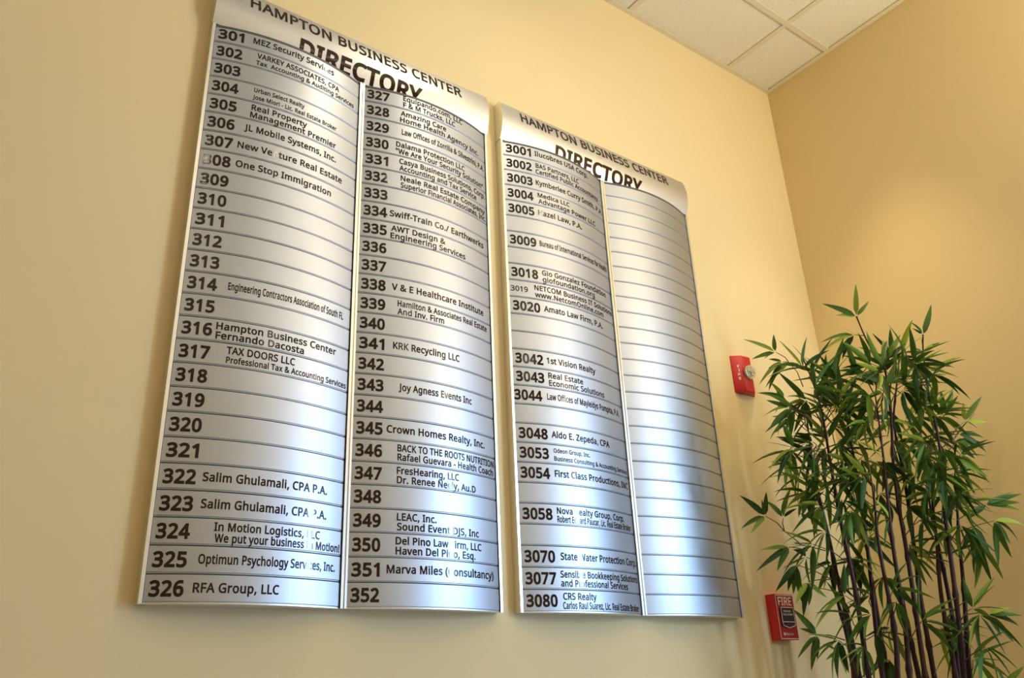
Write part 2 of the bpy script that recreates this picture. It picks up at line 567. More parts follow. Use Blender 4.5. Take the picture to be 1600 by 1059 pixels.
# letter outlines: advance, closed contours as x,y pairs (thousandths of the em)
GLYPHS = {
    ' ': (209, []),
    '!': (216, [[151,573,65,573,85,161,131,161],[61,18,72,2,88,-8,107,-11,126,-8,142,2,153,18,157,43,153,69,142,85,126,94,107,97,88,94,72,85,61,69,58,43]]),
    '"': (327, [[52,573,68,366,112,366,128,573],[199,573,215,366,259,366,275,573]]),
    '&': (587, [[201,578,165,567,135,548,114,524,101,493,96,456,99,429,107,403,118,379,149,337,166,318,131,296,100,273,75,248,57,220,46,187,43,149,48,102,65,63,91,32,127,10,171,-4,223,-8,265,-6,303,2,336,13,366,28,394,46,420,67,490,0,585,0,468,114,496,150,518,191,536,237,550,286,479,286,469,250,457,216,442,186,423,159,268,308,313,338,350,372,374,411,383,458,378,494,366,524,345,549,318,567,284,578,244,581],[375,111,347,90,314,71,273,59,225,55,181,61,146,81,124,112,116,152,119,178,128,201,141,221,159,239,182,257,209,273],[271,519,294,505,308,484,313,458,308,428,292,401,265,376,225,350,199,378,180,404,169,429,165,457,171,485,186,506,211,519,241,524]]),
    '(': (241, [[33,177,38,135,45,94,54,53,67,14,83,-24,103,-60,125,-94,150,-127,216,-127,192,-92,172,-57,154,-20,139,19,126,58,116,98,109,139,105,179,103,221,107,284,116,346,132,407,154,465,182,521,217,573,150,573,125,540,103,504,83,468,67,429,54,389,45,348,38,306,33,263,32,220]]),
    ')': (241, [[207,263,203,306,196,348,186,389,173,429,158,468,139,504,116,540,91,573,24,573,48,539,69,503,87,465,102,426,114,386,124,346,131,304,136,263,137,221,136,179,131,139,124,98,114,58,102,19,87,-20,69,-57,48,-92,25,-127,91,-127,116,-94,139,-60,158,-24,173,14,186,53,196,94,203,135,207,177,209,220]]),
    ',': (215, [[148,93,73,93,63,31,49,-38,33,-103,85,-103,98,-74,124,-10,136,23,146,55,154,84]]),
    '-': (258, [[226,184,226,246,32,246,32,184]]),
    '.': (215, [[61,18,72,2,88,-8,107,-11,126,-8,142,2,153,18,157,43,153,69,142,85,126,94,107,97,88,94,72,85,61,69,58,43]]),
    '/': (298, [[221,573,8,0,77,0,290,573]]),
    '0': (459, [[417,346,410,399,399,446,372,504,335,547,287,573,229,581,167,573,119,547,83,504,58,446,48,399,41,346,39,287,42,229,48,176,60,129,86,70,122,27,170,1,229,-8,276,-3,316,12,349,37,376,70,395,112,409,163,415,201,418,242,419,287],[111,336,115,380,121,417,137,463,159,495,190,515,229,521,268,515,298,495,320,463,336,417,343,380,347,336,348,287,347,238,343,194,336,156,320,110,298,78,268,59,229,52,190,59,159,78,137,111,121,156,115,194,111,238,110,287]]),
    '1': (459, [[285,573,226,573,71,452,108,405,219,499,217,470,216,439,216,0,285,0]]),
    '2': (459, [[417,64,128,64,128,67,247,185,288,227,324,267,353,305,375,344,389,385,394,428,388,472,372,510,347,540,313,562,270,576,221,581,186,578,153,572,122,561,94,548,68,531,45,513,83,466,115,489,147,506,181,517,221,520,261,514,294,496,315,466,322,424,318,387,306,353,287,320,261,287,228,251,188,210,38,59,38,0,417,0]]),
    '3': (459, [[384,495,352,540,317,563,273,576,218,581,163,576,115,563,73,544,39,521,75,473,96,487,117,498,140,508,164,515,190,520,219,521,262,516,295,498,316,471,323,434,319,404,307,377,286,356,259,339,223,329,180,326,123,326,123,265,179,265,226,263,265,255,297,242,320,223,335,197,339,164,331,117,305,81,260,59,194,51,155,54,114,61,74,73,36,89,36,23,72,8,110,-1,150,-6,193,-8,241,-6,283,2,318,14,360,40,390,74,407,116,413,163,405,214,379,255,337,283,277,298,277,302,310,311,340,326,363,347,381,372,392,403,395,439]]),
    '4': (459, [[443,193,359,193,359,576,286,576,17,190,17,130,291,130,291,0,359,0,359,130,443,130],[291,193,86,193,292,500,295,500,291,412]]),
    '5': (459, [[169,348,132,342,146,508,373,508,373,573,86,573,64,302,99,280,173,291,197,292,262,284,306,262,332,225,341,176,336,137,323,106,302,82,274,65,239,55,200,52,161,55,121,62,82,74,51,90,51,23,80,10,116,0,156,-6,199,-8,261,-2,314,15,356,43,387,81,407,128,413,183,407,232,389,274,361,307,322,331,275,346,221,351]]),
    '6': (459, [[48,185,59,133,77,89,101,54,130,26,163,7,199,-4,239,-8,291,-2,336,15,372,44,399,82,415,129,421,184,416,236,400,279,375,313,342,338,302,353,255,358,223,356,194,350,170,339,150,326,133,309,119,291,115,291,119,337,127,380,139,419,158,454,183,483,216,504,257,518,308,523,377,513,377,573,362,577,306,581,246,576,196,562,155,539,121,510,95,474,75,433,60,389,51,342,46,294,44,245],[210,55,185,64,164,79,146,99,133,121,123,146,117,172,115,198,119,223,131,248,150,270,175,287,205,299,241,303,289,295,324,271,344,233,351,184,343,125,320,84,284,59,238,51]]),
    '7': (459, [[187,0,419,518,419,573,35,573,35,508,344,508,109,0]]),
    '8': (459, [[182,577,141,565,107,545,80,518,63,485,58,444,61,411,71,383,87,358,107,336,131,316,158,299,128,283,99,264,75,241,56,214,43,183,39,146,45,101,61,63,89,33,126,10,174,-3,231,-8,284,-3,330,11,367,34,395,65,413,104,419,148,414,185,401,216,381,242,355,265,325,285,291,303,320,319,346,338,368,359,385,383,396,411,400,443,395,485,378,519,352,546,318,565,276,577,229,581],[111,173,121,197,136,219,157,237,184,254,217,270,264,251,293,235,317,217,335,197,346,174,350,148,342,108,319,76,281,55,229,48,176,55,138,76,116,107,108,145],[270,518,302,502,323,476,330,441,327,414,317,392,302,373,282,357,258,343,232,330,179,357,157,373,141,391,130,414,127,441,134,476,155,502,188,518,228,524]]),
    '9': (459, [[413,388,402,439,384,483,361,518,332,545,299,565,262,577,223,581,171,575,127,557,90,529,63,491,46,443,40,387,45,336,61,294,85,260,118,235,158,219,204,214,237,216,266,223,290,233,310,247,327,263,341,281,346,281,342,235,334,192,322,153,303,118,278,90,245,68,204,54,152,50,134,50,82,60,82,0,97,-4,137,-8,154,-8,214,-3,265,11,306,33,340,63,366,99,387,139,401,183,410,231,415,279,417,328],[252,518,277,508,298,493,315,474,328,451,338,426,344,400,346,374,342,349,330,325,311,303,286,285,256,273,220,269,171,277,137,301,117,339,110,388,118,447,142,488,178,513,223,521]]),
    'A': (512, [[512,0,289,575,224,575,0,0,73,0,141,177,368,177,437,0],[346,241,165,241,230,415,238,438,247,468,255,500,282,415]]),
    'B': (521, [[78,573,78,0,279,0,337,5,385,19,425,42,454,74,472,115,478,163,474,203,461,236,441,261,415,279,384,292,350,300,350,304,382,313,409,328,431,347,446,371,456,399,459,431,453,478,434,515,404,541,361,558,307,569,241,573],[150,329,150,511,245,511,308,506,351,490,376,463,384,423,377,382,357,352,318,335,256,329],[260,269,307,266,344,256,370,241,388,221,398,197,401,168,394,125,371,91,330,68,265,61,150,61,150,269]]),
    'C': (507, [[360,515,394,508,425,497,453,486,482,547,448,561,409,572,367,578,324,581,261,575,206,559,159,534,120,499,89,456,67,406,57,369,51,329,49,287,52,230,62,178,78,131,101,90,130,56,166,28,208,8,257,-4,312,-8,356,-7,393,-2,427,5,460,15,460,78,427,69,394,62,359,57,322,55,262,62,213,83,175,117,147,164,135,200,128,241,125,286,129,337,139,383,155,423,178,456,206,482,241,502,280,513,323,517]]),
    'D': (585, [[533,350,521,401,502,446,476,484,443,516,404,540,359,558,309,569,254,573,78,573,78,0,237,0,297,4,351,15,399,33,439,58,474,91,501,131,521,177,533,231,536,292],[454,220,434,164,402,119,357,87,299,68,228,62,150,62,150,511,244,511,308,505,361,487,404,457,435,415,449,379,457,337,460,289]]),
    'E': (446, [[398,63,150,63,150,268,383,268,383,330,150,330,150,509,398,509,398,573,78,573,78,0,398,0]]),
    'F': (416, [[150,243,383,243,383,306,150,306,150,509,398,509,398,573,78,573,78,0,150,0]]),
    'G': (584, [[326,238,452,238,452,68,429,63,404,59,375,56,340,55,292,58,251,68,216,84,175,119,146,166,134,202,127,243,124,286,127,332,136,373,150,409,181,455,225,489,259,505,298,514,342,517,382,515,421,508,457,497,489,484,516,547,478,561,437,572,392,578,346,581,286,577,233,564,186,544,145,517,111,482,84,442,65,395,53,343,49,286,52,229,63,176,81,130,105,89,136,55,173,28,217,8,267,-4,323,-8,380,-6,431,-1,478,8,524,22,524,302,326,302]]),
    'H': (594, [[516,573,443,573,443,330,150,330,150,573,78,573,78,0,150,0,150,267,443,267,443,0,516,0]]),
    'I': (272, [[239,42,172,57,172,515,239,531,239,573,32,573,32,531,99,515,99,57,32,42,32,0,239,0]]),
    'J': (219, [[39,-148,75,-135,105,-113,128,-82,141,-42,146,9,146,573,74,573,74,3,71,-29,63,-53,50,-70,33,-81,15,-87,-5,-89,-35,-87,-63,-81,-63,-142,-37,-150,-21,-152,-3,-152]]),
    'K': (496, [[261,323,488,573,403,573,249,399,174,318,150,290,150,573,78,573,78,0,150,0,150,222,209,273,411,0,496,0]]),
    'L': (420, [[400,0,400,64,150,64,150,573,78,573,78,0]]),
    'M': (727, [[390,0,581,501,584,501,581,460,578,0,650,0,650,573,544,573,364,103,361,103,184,573,78,573,78,0,144,0,139,502,142,502,330,0]]),
    'N': (609, [[532,573,464,573,464,249,468,137,470,99,467,99,161,573,78,573,78,0,144,0,141,432,138,476,141,476,447,0,532,0]]),
    'O': (626, [[574,344,564,396,547,442,524,483,495,517,459,545,417,565,369,577,314,581,258,577,208,565,166,545,130,517,100,482,78,442,62,396,52,344,49,288,51,245,56,204,65,167,85,116,114,73,151,39,196,13,251,-3,314,-8,375,-3,428,13,473,38,510,73,540,116,561,166,570,204,576,244,577,287],[127,333,134,374,145,411,171,457,207,490,255,511,314,518,373,511,421,491,456,457,481,411,496,354,501,287,499,241,492,200,481,163,456,117,420,83,373,62,314,55,255,62,207,83,171,117,145,163,134,200,127,241,125,287]]),
    'P': (485, [[78,573,78,0,150,0,150,223,216,223,275,227,324,238,364,255,395,278,417,306,433,336,441,370,444,404,439,454,421,495,393,528,352,553,297,568,229,573],[289,504,334,484,361,449,370,401,365,363,352,334,330,311,298,296,258,288,208,285,150,285,150,511,223,511]]),
    'R': (499, [[78,573,78,0,150,0,150,237,264,237,403,0,487,0,330,257,358,269,385,285,408,306,427,334,440,368,444,410,439,460,422,500,393,532,353,555,301,568,236,573],[275,507,310,500,336,486,355,467,366,440,370,407,362,359,338,325,296,304,236,298,150,298,150,510,232,510]]),
    'S': (440, [[398,194,385,228,362,255,332,279,293,299,204,335,172,351,149,367,133,386,124,407,121,434,124,457,133,478,148,494,169,507,196,515,229,517,266,515,302,508,336,499,366,487,389,549,355,562,318,572,276,578,231,581,180,576,136,563,99,542,71,513,54,477,48,435,50,403,57,375,69,351,85,330,106,311,131,294,161,279,242,247,277,230,302,213,318,194,327,173,330,147,327,120,316,98,298,79,273,66,240,57,201,55,156,57,113,65,73,76,41,88,41,19,61,11,83,4,109,-1,137,-5,167,-7,198,-8,257,-3,307,11,348,35,378,66,396,106,403,153]]),
    'T': (446, [[259,509,437,509,437,573,8,573,8,509,187,509,187,0,259,0]]),
    'U': (586, [[513,573,442,573,442,202,438,161,427,126,407,96,379,73,342,59,294,55,228,64,182,93,154,139,144,201,144,573,72,573,72,204,78,144,97,93,128,50,171,18,225,-2,290,-8,338,-5,380,4,416,20,459,52,489,95,507,146,513,202]]),
    'V': (481, [[405,573,277,207,255,140,241,80,220,160,213,182,204,205,75,573,0,573,204,0,277,0,481,573]]),
    'W': (746, [[660,573,572,224,560,175,550,129,544,87,532,151,512,225,407,573,333,573,232,227,222,191,213,154,206,119,201,87,183,186,174,223,85,573,10,573,161,0,234,0,342,373,348,391,361,443,370,488,373,471,399,375,510,0,583,0,735,573]]),
    'X': (470, [[276,300,453,573,377,573,236,348,95,573,15,573,193,298,3,0,79,0,233,249,385,0,467,0]]),
    'Y': (454, [[79,573,0,573,191,219,191,0,263,0,263,222,454,573,376,573,227,291]]),
    'Z': (459, [[427,64,118,64,419,518,419,573,40,573,40,508,332,508,30,55,30,0,427,0]]),
    'a': (450, [[190,434,151,426,115,414,84,400,106,347,133,359,163,370,194,378,227,380,265,375,293,359,310,330,316,285,316,259,243,257,179,251,127,238,87,219,50,176,37,119,41,80,55,48,75,23,103,6,136,-5,172,-8,206,-6,234,-1,258,9,279,22,298,40,317,61,320,61,334,0,385,0,385,293,376,358,347,403,318,422,279,433,231,437],[315,210,315,172,306,117,279,79,238,56,188,49,157,53,132,66,115,87,110,119,118,155,141,182,184,200,252,208]]),
    'b': (493, [[139,609,68,609,68,0,119,0,133,55,139,55,161,31,189,10,226,-3,272,-8,322,-2,365,17,400,48,427,91,439,127,447,168,449,215,444,283,428,338,401,381,365,412,322,431,272,437,226,432,189,419,161,398,139,373,135,373,138,410,139,461],[311,368,348,338,363,306,373,265,376,216,373,166,363,126,348,93,312,61,261,51,202,61,165,93,150,125,142,165,142,268,150,308,165,339,188,361,219,374,260,379]]),
    'c': (385, [[275,-7,304,-2,328,5,351,15,351,78,328,68,302,60,273,55,240,53,202,58,172,71,148,94,131,126,120,166,117,213,120,263,131,303,148,335,172,358,204,371,244,376,267,374,292,370,337,356,358,415,336,424,309,431,278,436,245,438,191,432,142,415,102,385,71,342,56,305,47,262,44,213,47,165,55,123,69,87,99,45,139,15,187,-2,241,-8]]),
    'd': (493, [[252,-6,279,1,303,11,323,24,340,40,354,58,358,58,368,0,425,0,425,609,354,609,354,438,359,374,354,374,340,391,323,407,303,420,280,429,253,436,221,438,171,432,128,413,93,381,66,338,49,282,44,214,49,146,65,91,92,48,128,17,171,-2,221,-8],[181,61,146,93,130,125,120,165,117,213,120,260,130,300,146,334,181,368,231,379,291,369,329,336,343,304,352,263,355,213,355,200,348,135,328,88,290,60,232,51]]),
    'e': (452, [[181,431,134,411,96,378,68,333,55,297,47,257,44,212,47,167,56,126,70,91,101,48,143,17,194,-2,251,-8,292,-6,327,-1,359,8,392,20,392,82,359,69,327,60,293,54,254,52,197,62,154,90,127,137,117,201,411,201,411,244,406,299,390,346,364,385,329,414,286,432,234,438],[266,376,292,364,312,346,326,322,335,292,338,257,119,257,130,309,154,348,188,372,233,380]]),
    'f': (276, [[266,430,158,430,158,458,162,502,175,532,197,550,228,556,245,555,292,544,310,599,274,609,252,612,227,613,186,609,152,597,124,577,104,547,92,507,87,457,87,432,12,408,12,375,87,375,87,0,158,0,158,375,266,375]]),
    'g': (493, [[169,431,126,411,91,377,65,332,49,278,44,214,49,149,65,95,91,51,126,18,170,-2,221,-8,263,-4,299,8,329,28,354,57,358,57,356,32,355,-13,347,-63,324,-101,286,-126,237,-134,191,-132,149,-125,111,-114,78,-100,78,-165,110,-177,147,-186,188,-191,233,-192,293,-187,341,-172,378,-146,404,-109,420,-63,425,-7,425,430,369,430,359,373,355,373,329,402,297,422,261,434,221,438],[270,374,302,362,326,340,343,309,353,267,356,214,356,197,354,161,349,131,340,105,326,85,309,69,288,58,262,52,232,50,182,60,146,92,130,124,120,165,117,213,120,262,130,303,147,336,169,359,197,374,230,379]]),
    'h': (496, [[139,609,68,609,68,0,139,0,139,222,142,269,150,308,166,338,189,360,222,374,265,379,308,372,338,353,355,321,361,275,361,0,431,0,431,280,426,330,413,370,391,400,360,421,321,433,273,437,247,435,221,429,196,420,174,407,155,391,140,370,135,370,138,399,139,431]]),
    'i': (207, [[68,430,68,0,139,0,139,430],[88,588,75,580,66,566,63,546,66,526,75,512,88,504,104,501,119,504,133,512,142,526,145,546,142,566,133,580,119,588,104,591]]),
    'k': (428, [[138,609,68,609,68,0,138,0,138,158,187,200,336,0,421,0,235,246,409,430,326,430,189,285,152,240,138,221,135,221]]),
    'l': (207, [[139,609,68,609,68,0,139,0]]),
    'm': (750, [[499,433,461,420,427,398,402,366,398,366,378,398,349,420,312,433,266,438,241,436,217,431,194,422,173,409,155,392,140,371,136,371,125,430,68,430,68,0,139,0,139,223,141,269,150,308,164,338,185,360,215,374,253,379,281,376,303,367,320,353,332,333,339,308,342,277,342,0,411,0,411,237,418,298,438,342,474,369,528,379,567,372,594,353,610,321,615,277,615,0,685,0,685,280,681,330,669,371,649,401,603,429,540,438]]),
    'n': (496, [[248,436,222,431,198,422,175,409,156,392,140,371,136,371,125,430,68,430,68,0,139,0,139,223,146,289,166,338,204,368,265,379,308,372,338,353,355,321,361,275,361,0,431,0,431,280,426,330,413,371,391,401,361,421,322,434,275,438]]),
    'o': (485, [[439,261,431,301,417,336,387,380,347,412,299,431,244,438,186,431,137,412,97,380,68,336,55,301,47,261,44,216,48,165,59,121,77,82,100,51,129,25,163,7,200,-4,241,-8,285,-4,324,7,359,25,388,51,411,82,428,121,438,165,442,216],[120,263,130,303,147,335,185,368,242,379,282,374,314,359,338,335,355,303,365,263,369,216,366,169,356,128,339,95,314,71,282,56,243,51,203,56,172,71,147,95,130,128,120,169,117,216]]),
    'p': (493, [[240,436,213,429,189,419,170,405,153,389,139,371,136,371,126,430,68,430,68,-192,139,-192,139,-16,134,55,139,55,153,38,170,24,190,11,213,1,241,-6,272,-8,322,-2,365,17,401,49,427,93,439,129,447,170,449,216,444,284,428,339,401,383,365,413,322,432,273,438],[311,367,348,334,363,302,373,262,376,217,373,171,364,131,348,98,326,72,297,56,261,51,220,55,188,70,165,93,150,126,142,167,139,216,139,229,142,275,152,313,167,342,190,362,221,374,260,379]]),
    'q': (493, [[354,-192,425,-192,425,430,369,430,358,371,355,371,333,397,304,419,267,433,221,438,172,432,129,413,93,381,67,338,54,302,47,261,44,214,49,146,66,91,93,48,128,17,170,-2,219,-8,266,-3,303,11,332,32,354,58,358,58,354,-9],[182,61,146,93,130,126,120,165,117,213,120,260,130,300,145,334,181,368,231,379,290,369,328,337,343,305,352,263,355,213,355,199,352,153,342,116,327,87,304,67,272,55,233,51]]),
    'r': (331, [[240,435,214,426,191,413,170,395,152,374,137,351,134,351,126,430,68,430,68,0,139,0,139,229,141,261,149,289,161,313,176,334,195,351,217,363,240,371,264,374,310,368,319,433,295,437,269,438]]),
    's': (384, [[344,150,333,176,314,197,289,215,257,231,182,261,154,274,133,286,119,298,111,312,108,328,114,350,131,366,159,377,197,380,228,378,258,372,287,363,315,353,339,409,308,421,275,430,240,436,202,438,157,435,118,425,85,408,52,372,41,324,45,292,57,266,76,245,103,228,135,212,212,180,239,167,259,154,271,141,278,128,280,112,274,86,256,66,224,53,178,49,141,52,104,60,70,71,42,83,42,19,68,8,99,-1,135,-6,176,-8,226,-4,268,6,302,24,327,49,343,80,348,119]]),
    't': (289, [[185,54,163,69,149,93,144,127,144,375,269,375,269,430,144,430,144,528,103,528,75,437,13,409,13,375,74,375,74,125,78,79,91,44,112,20,138,4,167,-5,200,-8,219,-7,258,0,272,5,272,59,260,55,228,50,212,50]]),
    'u': (496, [[357,430,357,206,354,160,345,121,330,91,306,69,273,55,230,51,188,57,158,76,141,108,135,153,135,430,63,430,63,148,68,99,81,59,103,29,134,8,173,-4,220,-8,247,-6,273,-1,298,8,321,20,340,36,356,57,359,57,370,0,427,0,427,430]]),
    'v': (407, [[244,0,407,430,332,430,241,176,204,63,201,63,167,176,75,430,0,430,163,0]]),
    'w': (630, [[419,1,502,1,621,431,549,431,489,201,466,108,460,74,457,74,354,431,277,431,201,188,193,160,172,73,169,73,82,431,9,431,127,1,207,1,284,242,294,275,302,307,313,357,316,357,336,276]]),
    'x': (424, [[14,0,94,0,213,172,330,0,410,0,253,220,402,430,322,430,213,268,102,430,22,430,170,220]]),
    'y': (409, [[174,-2,152,-59,142,-80,130,-99,116,-114,99,-126,79,-132,56,-135,9,-130,9,-186,49,-192,67,-192,106,-188,138,-176,165,-156,188,-130,207,-97,224,-59,409,430,333,430,245,186,209,68,205,68,191,124,169,185,76,430,1,430]]),
    'z': (377, [[346,55,112,55,340,377,340,430,45,430,45,375,262,375,31,47,31,0,346,0]]),
}

ARC = {}


def arc_params(w):
    R = (w * w / 4 + BULGE * BULGE) / (2 * BULGE)
    a = math.asin(w / 2 / R)
    return R, a


def arc_pt(w, s, off=0.0):
    """point at fraction s (0..1) of the arc of chord w; off = distance out of the face"""
    R, a = arc_params(w)
    t = -a + 2 * a * s
    return (w / 2 + (R + off) * math.sin(t), -((R + off) * math.cos(t) - (R - BULGE)))


def chord_to_arc(w, t):
    R, a = arc_params(w)
    return (math.asin((t - 0.5) * w / R) + a) / (2 * a)


def slat_mesh(w, h):
    """one convex slat: flat face, chamfered lower lip, returned bottom, thin shell"""
    g = 0.0012
    prof = [(-0.0035, h - g), (-0.0006, h - g), (0.0, h - g - 0.0006), (0.0, 0.0040), (-0.0015, 0.0026),
            (-0.0015, g), (-0.0035, g)]
    mb = MB()
    N = 28
    rings = []
    for i in range(N + 1):
        s = 0.004 + 0.992 * i / N
        rings.append([(*arc_pt(w, s, off), z) for off, z in prof])
    mb.loft(rings)
    return mb


def text_meshes(specs):
    """specs: list of (string, bold offset) -> list of (verts, faces), filled from the letter outlines"""
    curves = []
    rims = []
    for s, bold in specs:
        c = bpy.data.curves.new('t', 'CURVE')
        c.dimensions = '2D'
        c.fill_mode = 'BOTH'
        x = 0
        rv, rf = [], []
        for ch in s:
            adv, loops = GLYPHS[ch]
            for lp in loops:
                n = len(lp) // 2
                sp = c.splines.new('POLY')
                sp.points.add(n - 1)
                flat = []
                P = [Vector(((x + lp[2 * i]) / 1000.0, lp[2 * i + 1] / 1000.0)) for i in range(n)]
                for p in P:
                    flat += [p.x, p.y, 0.0, 1.0]
                # weight of the letter: a rim of width `bold` round every contour
                for i in range(n):
                    p0, p, p1 = P[i - 1], P[i], P[(i + 1) % n]
                    e1, e2 = (p - p0).normalized(), (p1 - p).normalized()
                    n1, n2 = Vector((e1.y, -e1.x)) * bold, Vector((e2.y, -e2.x)) * bold
                    k = len(rv)
                    rv += [tuple(p), tuple(p + n2), tuple(p1 + n2), tuple(p1)]
                    rf.append((k, k + 1, k + 2, k + 3))
                    if e1.cross(e2) > 0.02:
                        k = len(rv)
                        mid = n1 + n2
                        mid = mid * (bold * bold * 1.0 / max(mid.length_squared / 2, 1e-9))
                        if mid.length > 1.5 * bold:
                            mid = mid.normalized() * 1.5 * bold
                        rv += [tuple(p), tuple(p + n1), tuple(p + mid), tuple(p + n2)]
                        rf.append((k, k + 1, k + 2, k + 3))
                sp.points.foreach_set('co', flat)
                sp.use_cyclic_u = True
            x += adv + 1000 * bold * 1.0
        rims.append((rv, rf))
        o = bpy.data.objects.new('t', c)
        COL.objects.link(o)
        curves.append(o)
    dg = bpy.context.evaluated_depsgraph_get()
    dg.update()
    out = []
    for o, (rv, rf) in zip(curves, rims):
        me = bpy.data.meshes.new_from_object(o.evaluated_get(dg))
        vs = [(v.co.x, v.co.y) for v in me.vertices]
        fs = []
        for p in me.polygons:
            t = list(p.vertices)
            if p.normal.z < 0:
                t.reverse()
            fs.append(tuple(t))
        b = len(vs)
        vs += rv
        fs += [tuple(b + i for i in f) for f in rf]
        out.append((vs, fs))
        bpy.data.meshes.remove(me)
    for o in curves:
        c = o.data
        bpy.data.objects.remove(o, do_unlink=True)
        bpy.data.curves.remove(c)
    return out


# columns: (board, column) -> (x left, x right); rows from the top
COLS = {(1, 0): (0.4135, 0.8229), (1, 1): (0.8382, 1.2537),
        (2, 0): (1.3242, 1.7406), (2, 1): (1.7581, 2.1674)}
BOARD = {1: dict(zt=2.7749, h=0.055224, x0=0.4135, x1=1.2537),
         2: dict(zt=2.7806, h=0.055423, x0=1.3242, x1=2.1674)}
CAP = 0.573      # cap height of the outlines
SMALL = {'Urban Select Realty': 0.23, 'Jose Miori - Lic. Real Estate Broker': 0.23,
         'Tax  Accounting & Auditing Services': 0.24, 'VARKEY ASSOCIATES, CPA': 0.28,
         'Odeon Group, Inc.': 0.21, 'Business Consulting & Accounting Services': 0.22,
         'Professional Tax & Accounting Services': 0.25, 'Medica LLC': 0.27}
pairs = {}
for sg, col, row, tx, t0, t1 in LINES:
    pairs.setdefault((sg, col, row), []).append((tx, t0, t1))
specs = []
jobs = []
for sg, col, row, tx, t0, t1 in NUMBERS:
    u0, u1 = (0.017, 0.170) if len(tx) == 3 else (0.020, 0.227)
    if tx == '3019':
        u0, u1 = 0.012, 0.140
    if tx == '3044':
        u0, u1 = -0.002, 0.203
    cap = 0.30 if tx == '3019' else 0.50
    specs.append((tx, 0.018 if tx == '3019' else 0.036))
    jobs.append((sg, col, row, u0 + 0.004, u1, 0.5, cap))
for key, lst in pairs.items():
    for i, (tx, t0, t1) in enumerate(lst):
        v = 0.47 if len(lst) == 1 else (0.30, 0.71)[i]
        cap = SMALL.get(tx, 0.32 if len(lst) == 1 else 0.295)
        specs.append((tx, 0.025))
        jobs.append((*key, t0, min(t1, 0.985), v, cap))
glyphs = text_meshes(specs + [('HAMPTON BUSINESS CENTER', 0.020), ('DIRECTORY', 0.036)])
lettering = {}
for (vs, fs), (sg, col, row, t0, t1, v, cap) in zip(glyphs, jobs):
    x0, x1 = COLS[(sg, col)]
    w = x1 - x0
    h = BOARD[sg]['h']
    s0, s1 = chord_to_arc(w, max(t0, 0.006)), chord_to_arc(w, t1)
    gx0 = min(p[0] for p in vs)
    gx1 = max(p[0] for p in vs)
    mb = MB()
    lettering.setdefault((sg, col, row), []).append(('suite_number' if cap in (0.50, 0.30) and t0 < 0.1 else 'tenant_name', mb))
    ys = cap * h / CAP
    zc = h * (1 - v) - cap * h / 2
    nv = []
    for gx, gy in vs:
        s = s0 + (s1 - s0) * (gx - gx0) / (gx1 - gx0)
        px, py = arc_pt(w, s, 0.0004)
        nv.append((px, py, zc + gy * ys))
    mb.add(nv, fs)


def header_profile(zt, n=14):
    """side outline of the convex header: (y, z) from lower back up to the top"""
    H = 0.1455
    pts = []
    for i in range(n + 1):
        t = i / n
        y = PLANE - 0.003 - 0.017 * math.sin(math.pi * t) ** 0.9
        pts.append((y, zt + 0.001 + H * t))
    return pts


def header_y(zt, z):
    t = min(max((z - zt - 0.001) / 0.1455, 0), 1)
    return PLANE - 0.003 - 0.017 * math.sin(math.pi * t) ** 0.9


def header_text(parent, zt, gl, x0, x1, zb, cap):
    vs, fs = gl
    gx0 = min(p[0] for p in vs)
    gx1 = max(p[0] for p in vs)
    me = bpy.data.meshes.new('lettering')
    me.from_pydata([(x0 + (x1 - x0) * (gx - gx0) / (gx1 - gx0), 0, zb + gy * cap / CAP) for gx, gy in vs], [], fs)
    bm = bmesh.new()
    bm.from_mesh(me)
    z = zb - 0.01
    while z < zb + cap + 0.01:
        bmesh.ops.bisect_plane(bm, geom=bm.verts[:] + bm.edges[:] + bm.faces[:], plane_co=(0, 0, z), plane_no=(0, 0, 1))
        z += 0.0035
    for v in bm.verts:
        v.co.y = header_y(zt, v.co.z) - 0.0006
    bm.to_mesh(me)
    bm.free()
    me.materials.append(M_INK)
    link('lettering', me, parent)


